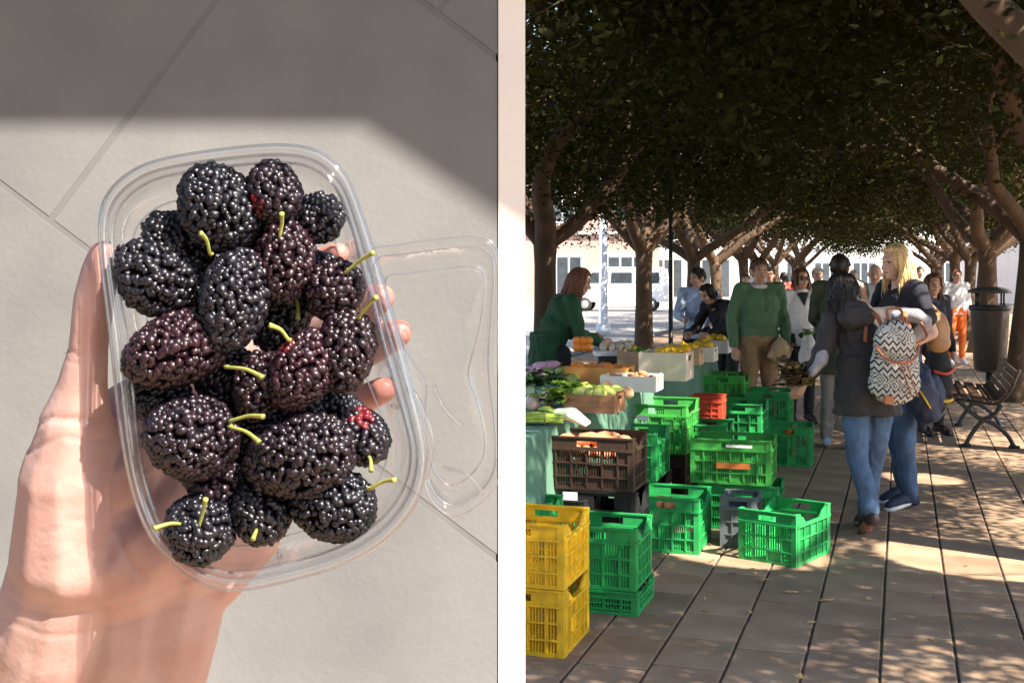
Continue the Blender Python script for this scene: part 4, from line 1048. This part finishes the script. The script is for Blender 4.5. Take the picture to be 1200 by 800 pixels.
    c.cap(J['shL'], .066, J['shR'], .066); c.cap(C + Vector((0, 0, .06)), .11 * bulk, N - Vector((0, 0, .035)), .070)
    zt = P.z + .16; zb = hem; pts_ = []; rs_ = []
    for k in range(7):                                  # skirt of the garment down to its hem
        f = k / 6; pts_.append(Vector((P.x, P.y, zt + (zb - zt) * f))); rs_.append((.108 + (.020 if hem < .8 else 0) + flare * f + .006 * math.sin(k * 2.1)) * bulk)
    c.tube(pts_, rs_, 20, flat=1.36)
    for S_ in 'LR':
        sh, el, wr = J['sh' + S_], J['el' + S_], J['wr' + S_]
        if sleeve == 'long':
            c.chain([sh, el, wr - (wr - el).normalized() * .015], [.068, .055, .040])
            for k in range(5):                          # creases of the sleeve
                f = rnd.uniform(.1, .95); a_, b_ = (sh, el) if k % 2 else (el, wr); p = a_.lerp(b_, f); c.ell(p, .056 * (1 - .25 * f) if k % 2 else .05 * (1 - .2 * f), nz=.15)
        else: c.chain([sh, sh.lerp(el, .55)], [.068, .060])
    organic('top', c, top, t, voxel, 4, folds=.016)
    if collar: c = MB(); c.tube([N + Vector((math.cos(a) * .068, math.sin(a) * .070 + .008, .012 + (-.012 if math.sin(a) > 0 else .012))) for a in [i * 2 * math.pi / 14 for i in range(15)]], .021, 7); c.build('collar', collar, t)
    if vneck:
        q = MB(); q.add([N + Vector((-.062, .075, -.01)), N + Vector((.062, .075, -.01)), C + Vector((0, .121 * bulk, .02)), N + Vector((0, .085, .0))], [(0, 2, 3), (3, 2, 1)]); o = q.build('neckline', vneck, t, False)
        md = o.modifiers.new('s', 'SOLIDIFY'); md.thickness = .012
    # trousers and shoes
    c = MB(); c.ell(P, (.158 * bulk, .118 * bulk, .115))
    for S_ in 'LR':
        c.chain([J['hip' + S_], J['kn' + S_], J['an' + S_] + Vector((0, 0, .02))], [.092 * bulk, .066, .055])
        for k in range(3): p = J['kn' + S_].lerp(J['an' + S_], rnd.uniform(.0, .9)); c.ell(p, .062, nz=.12)
    organic('trousers', c, legs, t, voxel, 4, folds=.007)
    for S_ in 'LR':
        a, o_ = J['an' + S_], J['to' + S_]; q = MB(); hl = a + (a - o_).normalized() * .045; hl.z = a.z - .03
        q.chain([hl, a.lerp(o_, .45) + Vector((0, 0, .004)), o_], [.040, .042, .034]); q.cap(a, .046, a + Vector((0, 0, .03)), .045)
        so_ = organic('shoe', q, shoes, t, .009, 3)
        d = (o_ - a); z_ = Vector((0, 0, -.030)) ; q = MB(); q.tube([hl + z_ * .8 - d * .1, a + z_ * 1.3, a.lerp(o_, .5) + z_, o_ + z_ * .55, o_ + d * .22 + z_ * .4], [.022, .036, .040, .040, .024], 10, flat=.55)
        q.build('sole', sole, so_)
    return t, J, s
def wloc(px, Y): return Vector(((px - 600) / FPX * Y, Y, 0))

# woman with the printed rucksack, seen from behind
pw, J, s = person('person from behind in dark hooded coat and jeans carrying a printed rucksack', wloc(1018, 7.34), 0, 1.70,
    dict(pelvis=(-.01, 0, .95), chest=(-.04, .02, 1.24), neck=(-.10, .03, 1.385), head=(-.145, .06, 1.50), shL=(-.215, .02, 1.33), elL=(-.31, -.02, 1.08), wrL=(-.385, .02, .95),
         shR=(.125, .01, 1.34), elR=(.335, -.06, 1.335), wrR=(.19, .12, 1.13), hipL=(-.09, 0, .90), knL=(-.075, -.01, .50), anL=(-.015, -.10, .165), toL=(-.02, .055, .04), hipR=(.085, 0, .90), knR=(.055, .06, .50), anR=(.035, .18, .085), toR=(.04, .34, .03)),
    'coat_dark', hem=.755, legs='denim', shoes='shoe_dark', sole='sole_tan', hair=('hair_dark', .34), look=(25, -8), bulk=1.03, flare=.025, voxel=.009, strands=800, seed=4)
q = MB(); q.chain([(-.255, -.012, 1.20), (-.31, -.05, 1.08), (-.355, -.03, 1.0)], [.040, .040, .030]); organic('sleeve_lining', q, 'coat_lining', pw, .009, 3, folds=.012)
q = MB(); q.chain([(.15, -.045, 1.355), (.26, -.085, 1.36), (.315, -.10, 1.33)], [.034, .040, .034]); q.chain([(.315, -.09, 1.31), (.26, -.02, 1.22), (.215, .05, 1.16)], [.036, .036, .030]); organic('sleeve_band', q, 'coat_lining', pw, .009, 3, folds=.012)
q = MB(); q.ell((-.09, -.075, 1.345), (.13, .065, .075), nz=.2); q.ell((-.09, -.05, 1.40), (.10, .05, .05)); organic('hood', q, 'coat_dark', pw, .009, 4, folds=.014)
MB().tube([(-.045, -.098, .06), (-.015, -.10, .062)], .004).build('lace', 'shoe_pink', pw)
bp_ = thing('rucksack', 'black and white printed rucksack with tan straps on the dark coat', 'backpack', pw.location + Vector((.085, -.235, 1.10)), R(0))
q = MB(); q.ell((0, 0, -.05), (.150, .085, .225)); q.ell((0, .01, -.14), (.160, .085, .13)); q.ell((0, .02, .10), (.125, .075, .14)); organic('pack', q, 'rucksack_print', bp_, .008, 5)
q = MB(); q.ell((-.01, -.035, .115), (.125, .075, .125)); organic('flap', q, 'rucksack_print', bp_, .008, 4)
MB().tube(curve_pts([(-.135, -.055, .09), (-.09, -.10, .02), (0, -.118, -.01), (.09, -.10, .02), (.125, -.055, .09)], 6), .008, 7).build('flap_edge', 'rust_leather', bp_)
for x in (-.005, .03): MB().tube(curve_pts([(x, -.116, .01), (x + .03, -.115, -.10), (x + .075, -.10, -.21)], 5), .009, 6, flat=.4).build('strap', 'rust_leather', bp_)
MB().box((-.06, -.075, -.23), (.05, .03, .045)).build('buckle', 'rust_leather', bp_, False)
MB().tube(curve_pts([(-.04, -.03, .235), (-.05, -.01, .29), (0, .0, .31), (.04, .0, .29), (.035, -.03, .235)], 6), .012, 7, flat=.5).build('carry_loop', 'rust_leather', bp_)
for sx in (-1, 1): MB().tube(curve_pts([(sx * .07, .02, .20), (sx * .09, .10, .27), (sx * .12, .16, .26), (sx * .14, .12, .10)], 6), .016, 7, flat=.4).build('shoulder_strap', 'rust_leather', bp_)
MB().tube(curve_pts([(.12, -.02, .10), (.19, .0, .14), (.17, .05, .22)], 6), .010, 6, flat=.5).build('side_strap', 'rust_leather', bp_)
# red-leaf lettuce in her left hand
leaves('red_lettuce', 'dark red lettuce head held above the green crates', 'lettuce', AT(934, 452, 7.36), 90, .085, 'red_lettuce', (.045, .04, .06), None, 1.6)

# blonde woman in profile
pb_, J, s = person('person with shoulder-length blonde hair in navy top and jeans, hand at chin', wloc(1055, 8.3), R(104), 1.82,
    dict(shL=(-.17, -.01, 1.40), elL=(-.22, -.09, 1.13), wrL=(-.16, .10, 1.02), shR=(.17, .0, 1.40), elR=(.19, .10, 1.16), wrR=(.10, .21, 1.36), head=(0, .03, 1.575),
         anL=(-.10, .0, .085), toL=(-.12, .15, .03), anR=(.10, -.10, .085), toR=(.11, .05, .03), knL=(-.10, .03, .5), knR=(.09, -.02, .5)),
    'navy', 'short', .86, 'denim', 'navy_bag', 'sole_white', ('hair_blonde', .27), 'skin_pale', (4, -4), 1.06, .009, seed=9, strands=1100)
hb = thing('shoulder_bag', 'tan leather shoulder bag hanging behind the blonde person', 'bag', AT(1100, 385, 8.34), R(8))
q = MB(); q.ell((0, 0, -.02), (.085, .05, .14), nz=.1); q.ell((0, 0, -.10), (.09, .055, .07)); organic('pouch', q, 'tan_leather', hb, .009, 4)
MB().tube(curve_pts([(-.05, 0, .08), (-.10, -.01, .20), (-.14, 0, .30), (-.09, .03, .22), (.05, .02, .08)], 6), .010, 7, flat=.5).build('strap', 'tan_leather', hb)
nb_ = thing('draped_jacket', 'navy jacket draped low beside the blonde person', 'jacket', AT(1078, 455, 8.02), 0)
q = MB(); q.chain([(-.09, 0, .14), (-.03, -.02, .02), (.05, 0, -.16), (.03, .01, -.25)], [.085, .12, .085, .035]); q.ell((.09, .0, -.05), (.07, .05, .14), nz=.3); q.ell((-.04, -.03, .06), (.10, .06, .12), nz=.35); organic('cloth', q, 'navy_bag', nb_, .010, 3, folds=.018)
MB().tube([(-.05, -.14, .0), (-.01, -.135, -.06), (.03, -.115, -.12)], .006).build('zip', 'lemon', nb_)

# man in the green pullover
man, J, s = person('person in a sage green pullover and khaki trousers facing us', wloc(889, 11.5), R(183), 1.77,
    dict(elL=(-.245, -.01, 1.12), wrL=(-.225, .12, .92), elR=(.245, -.03, 1.12), wrR=(.24, .05, .88)), 'green_knit', 'long', .93, 'khaki', 'shoe_dark', 'rubber', ('hair_brown', .10), 'skin', (5, 0), 1.22, .011, collar='white_cloth', seed=3)
pg = thing('paper_bag', 'crumpled brown paper bag carried by the person in green pullover', 'bag', AT(914, 408, 11.32), 0)
q = MB(); q.chain([(0, 0, .07), (0, 0, .0), (-.02, 0, -.07)], [.035, .085, .075]); q.ell((.05, 0, -.05), (.06, .06, .06), nz=.4); q.ell((-.07, 0, -.06), (.05, .05, .055), nz=.4); organic('bag', q, 'paper_bag', pg, .010, 2, folds=.016)
# woman with sunglasses
person('person with dark sunglasses, auburn hair and pale sleeveless knit', wloc(938, 13.0), R(186), 1.68, None, 'white_cloth', 'long', .84, 'black_cloth', 'shoe_dark', 'rubber', ('hair_auburn', .20), 'skin', (8, 0), 1.0, .012, vneck='black_cloth', seed=5, glasses=True)
cb = thing('carrier_bag', 'pale plastic carrier bag beside the person with sunglasses', 'bag', AT(947, 410, 12.75), 0)
q = MB(); q.chain([(0, 0, .17), (0, 0, .0), (0, 0, -.12)], [.04, .09, .10]); organic('bag', q, 'clear_bag', cb, .012, 2, folds=.016)
leaves('leafy_celery', 'green leafy tops poking from the pale carrier bag', 'greens', AT(947, 392, 12.7), 24, .08, 'lettuce', (.03, .03, .03))
# dark coat with back turned
person('person in a long dark olive coat with cropped dark hair, back turned', wloc(984, 11.0), R(-20), 1.80, dict(elL=(-.22, .06, 1.14), wrL=(-.20, .25, 1.06), knL=(-.10, .06, .5), anL=(-.12, .08, .085), toL=(-.13, .23, .03)), 'olive_cloth', 'long', .66, 'grey_cloth', 'blue_cloth', 'sole_white', ('hair_dark', .10), 'skin', (0, 0), 1.1, .011, seed=6, flare=.02)
person('bald person in a white shirt behind the blonde person', wloc(1026, 14.2), R(150), 1.74, None, 'white_cloth', 'long', .85, 'khaki', 'shoe_dark', 'rubber', ('hair_grey', 0), 'skin', (10, -12), 1.12, .013, seed=7)
person('person in dark clothes and auburn hair half hidden behind the shoulder bag', wloc(1092, 12.0), R(200), 1.62, None, 'navy', 'long', .84, 'black_cloth', 'shoe_dark', 'rubber', ('hair_auburn', .22), 'skin', (-20, 0), 1.0, .012, seed=8)
dp = thing('daypack', 'dark day pack with red and yellow trim behind the blonde person', 'backpack', AT(1101, 438, 9.6), R(10))
q = MB(); q.ell((0, 0, 0), (.10, .08, .24)); q.ell((0, -.05, -.08), (.085, .06, .11)); organic('pack', q, 'black_cloth', dp, .010, 3)
MB().tube(curve_pts([(-.09, -.07, .03), (0, -.11, .01), (.09, -.07, .05)], 5), .013, 7).build('red_trim', 'red_plastic', dp)
MB().tube(curve_pts([(-.08, -.06, -.20), (0, -.10, -.21), (.08, -.06, -.20)], 5), .012, 7).build('yellow_trim', 'yellow_plastic', dp)
person('distant person in a white top and bright orange trousers by the bin', wloc(1121, 21.5), R(178), 1.70, None, 'white_cloth', 'long', .88, 'orange_cloth', 'sole_white', 'sole_white', ('hair_auburn', .12), 'skin', (0, 0), 1.05, .014, seed=10, strands=90)
person('person in dark vest over a pale blue shirt behind the peppers', wloc(818, 14.0), R(160), 1.69, dict(elR=(.22, .10, 1.14), wrR=(.12, .28, 1.10)), 'blue_cloth', 'long', .86, 'black_cloth', 'shoe_dark', 'rubber', ('hair_dark', .10), 'skin', (-35, -10), 1.0, .013, seed=11, strands=120)
person('dark-haired person bending over the far end of the stall', wloc(853, 13.6), R(125), 1.64, dict(chest=(0, .12, 1.20), neck=(0, .24, 1.34), head=(0, .33, 1.44), shL=(-.17, .18, 1.31), shR=(.17, .18, 1.31), elL=(-.21, .28, 1.06), wrL=(-.15, .45, .98), elR=(.21, .28, 1.06), wrR=(.15, .45, .98)), 'black_cloth', 'long', .84, 'black_cloth', 'shoe_dark', 'rubber', ('hair_dark', .18), 'skin', (0, -30), 1.0, .013, seed=12, strands=120)
person('distant stroller in dark clothes between the tree rows', wloc(902, 19.0), R(170), 1.72, None, 'black_cloth', 'long', .80, 'denim_dark', 'shoe_dark', 'rubber', ('hair_dark', .09), 'skin', (0, 0), 1.0, .015, seed=13, strands=80)
person('distant person in a grey jacket walking behind the sunglasses', wloc(958, 17.0), R(175), 1.72, None, 'grey_cloth', 'long', .80, 'denim_dark', 'shoe_dark', 'rubber', ('hair_grey', .09), 'skin', (0, 0), 1.0, .015, seed=14, strands=80)
far = [('far walker in a cream top between the avenue trunks', 874, 24, 'white_cloth', 'denim_dark', 'hair_brown', 170), ('far walker in a red top deep in the avenue', 919, 27, 'red_plastic', 'black_cloth', 'hair_dark', 10),
       ('far walker in a blue shirt deep in the avenue', 1000, 23, 'blue_cloth', 'khaki', 'hair_grey', 182), ('far walker in a dark coat close to the avenue axis', 1040, 30, 'black_cloth', 'black_cloth', 'hair_dark', 5),
       ('far walker in a grey coat before the right row of trunks', 1078, 26, 'grey_cloth', 'denim_dark', 'hair_auburn', 175)]
for i, (lb, px, Y, tp, lg, hr_, yw) in enumerate(far):
    person(lb, wloc(px, Y), R(yw), 1.62 + .04 * i, dict(anL=(-.10, .14, .085), toL=(-.11, .29, .03), knL=(-.1, .12, .5), anR=(.10, -.18, .12), toR=(.11, -.05, .03)), tp, 'long', .84, lg, 'shoe_dark', 'rubber', (hr_, .10 + .1 * (i % 2)), 'skin', (0, 0), 1.0, .018, seed=30 + i, strands=70)
# vendor leaning over the table
vn, J, s = person('vendor with long auburn hair in a dark green cardigan leaning over the stall', wloc(652, 10.2), R(-72), 1.70,
    dict(pelvis=(0, -.10, .95), chest=(0, .05, 1.25), neck=(0, .14, 1.41), head=(0, .21, 1.54), shL=(-.17, .08, 1.37), shR=(.17, .08, 1.37), elL=(-.20, .10, 1.10), wrL=(-.12, .34, 1.06), elR=(.23, .12, 1.10), wrR=(.12, .36, 1.03)),
    'green_cardigan', 'long', .80, 'black_cloth', 'shoe_dark', 'rubber', ('hair_auburn', .34), 'skin', (-14, -16), 1.10, .010, group='market visitors', seed=15, strands=330, flare=.02)
for i in range(6):
    p = AT(676 + (i % 3) * 7, 399 + (i // 3) * 8, 9.4); lump('tangerine', 'tangerine gathered in a bag under the vendor hand', 'tangerine', 'tangerines by the vendor', p, (.036, .036, .034), 'orange_fruit', rot(), .05, None, 'lime')
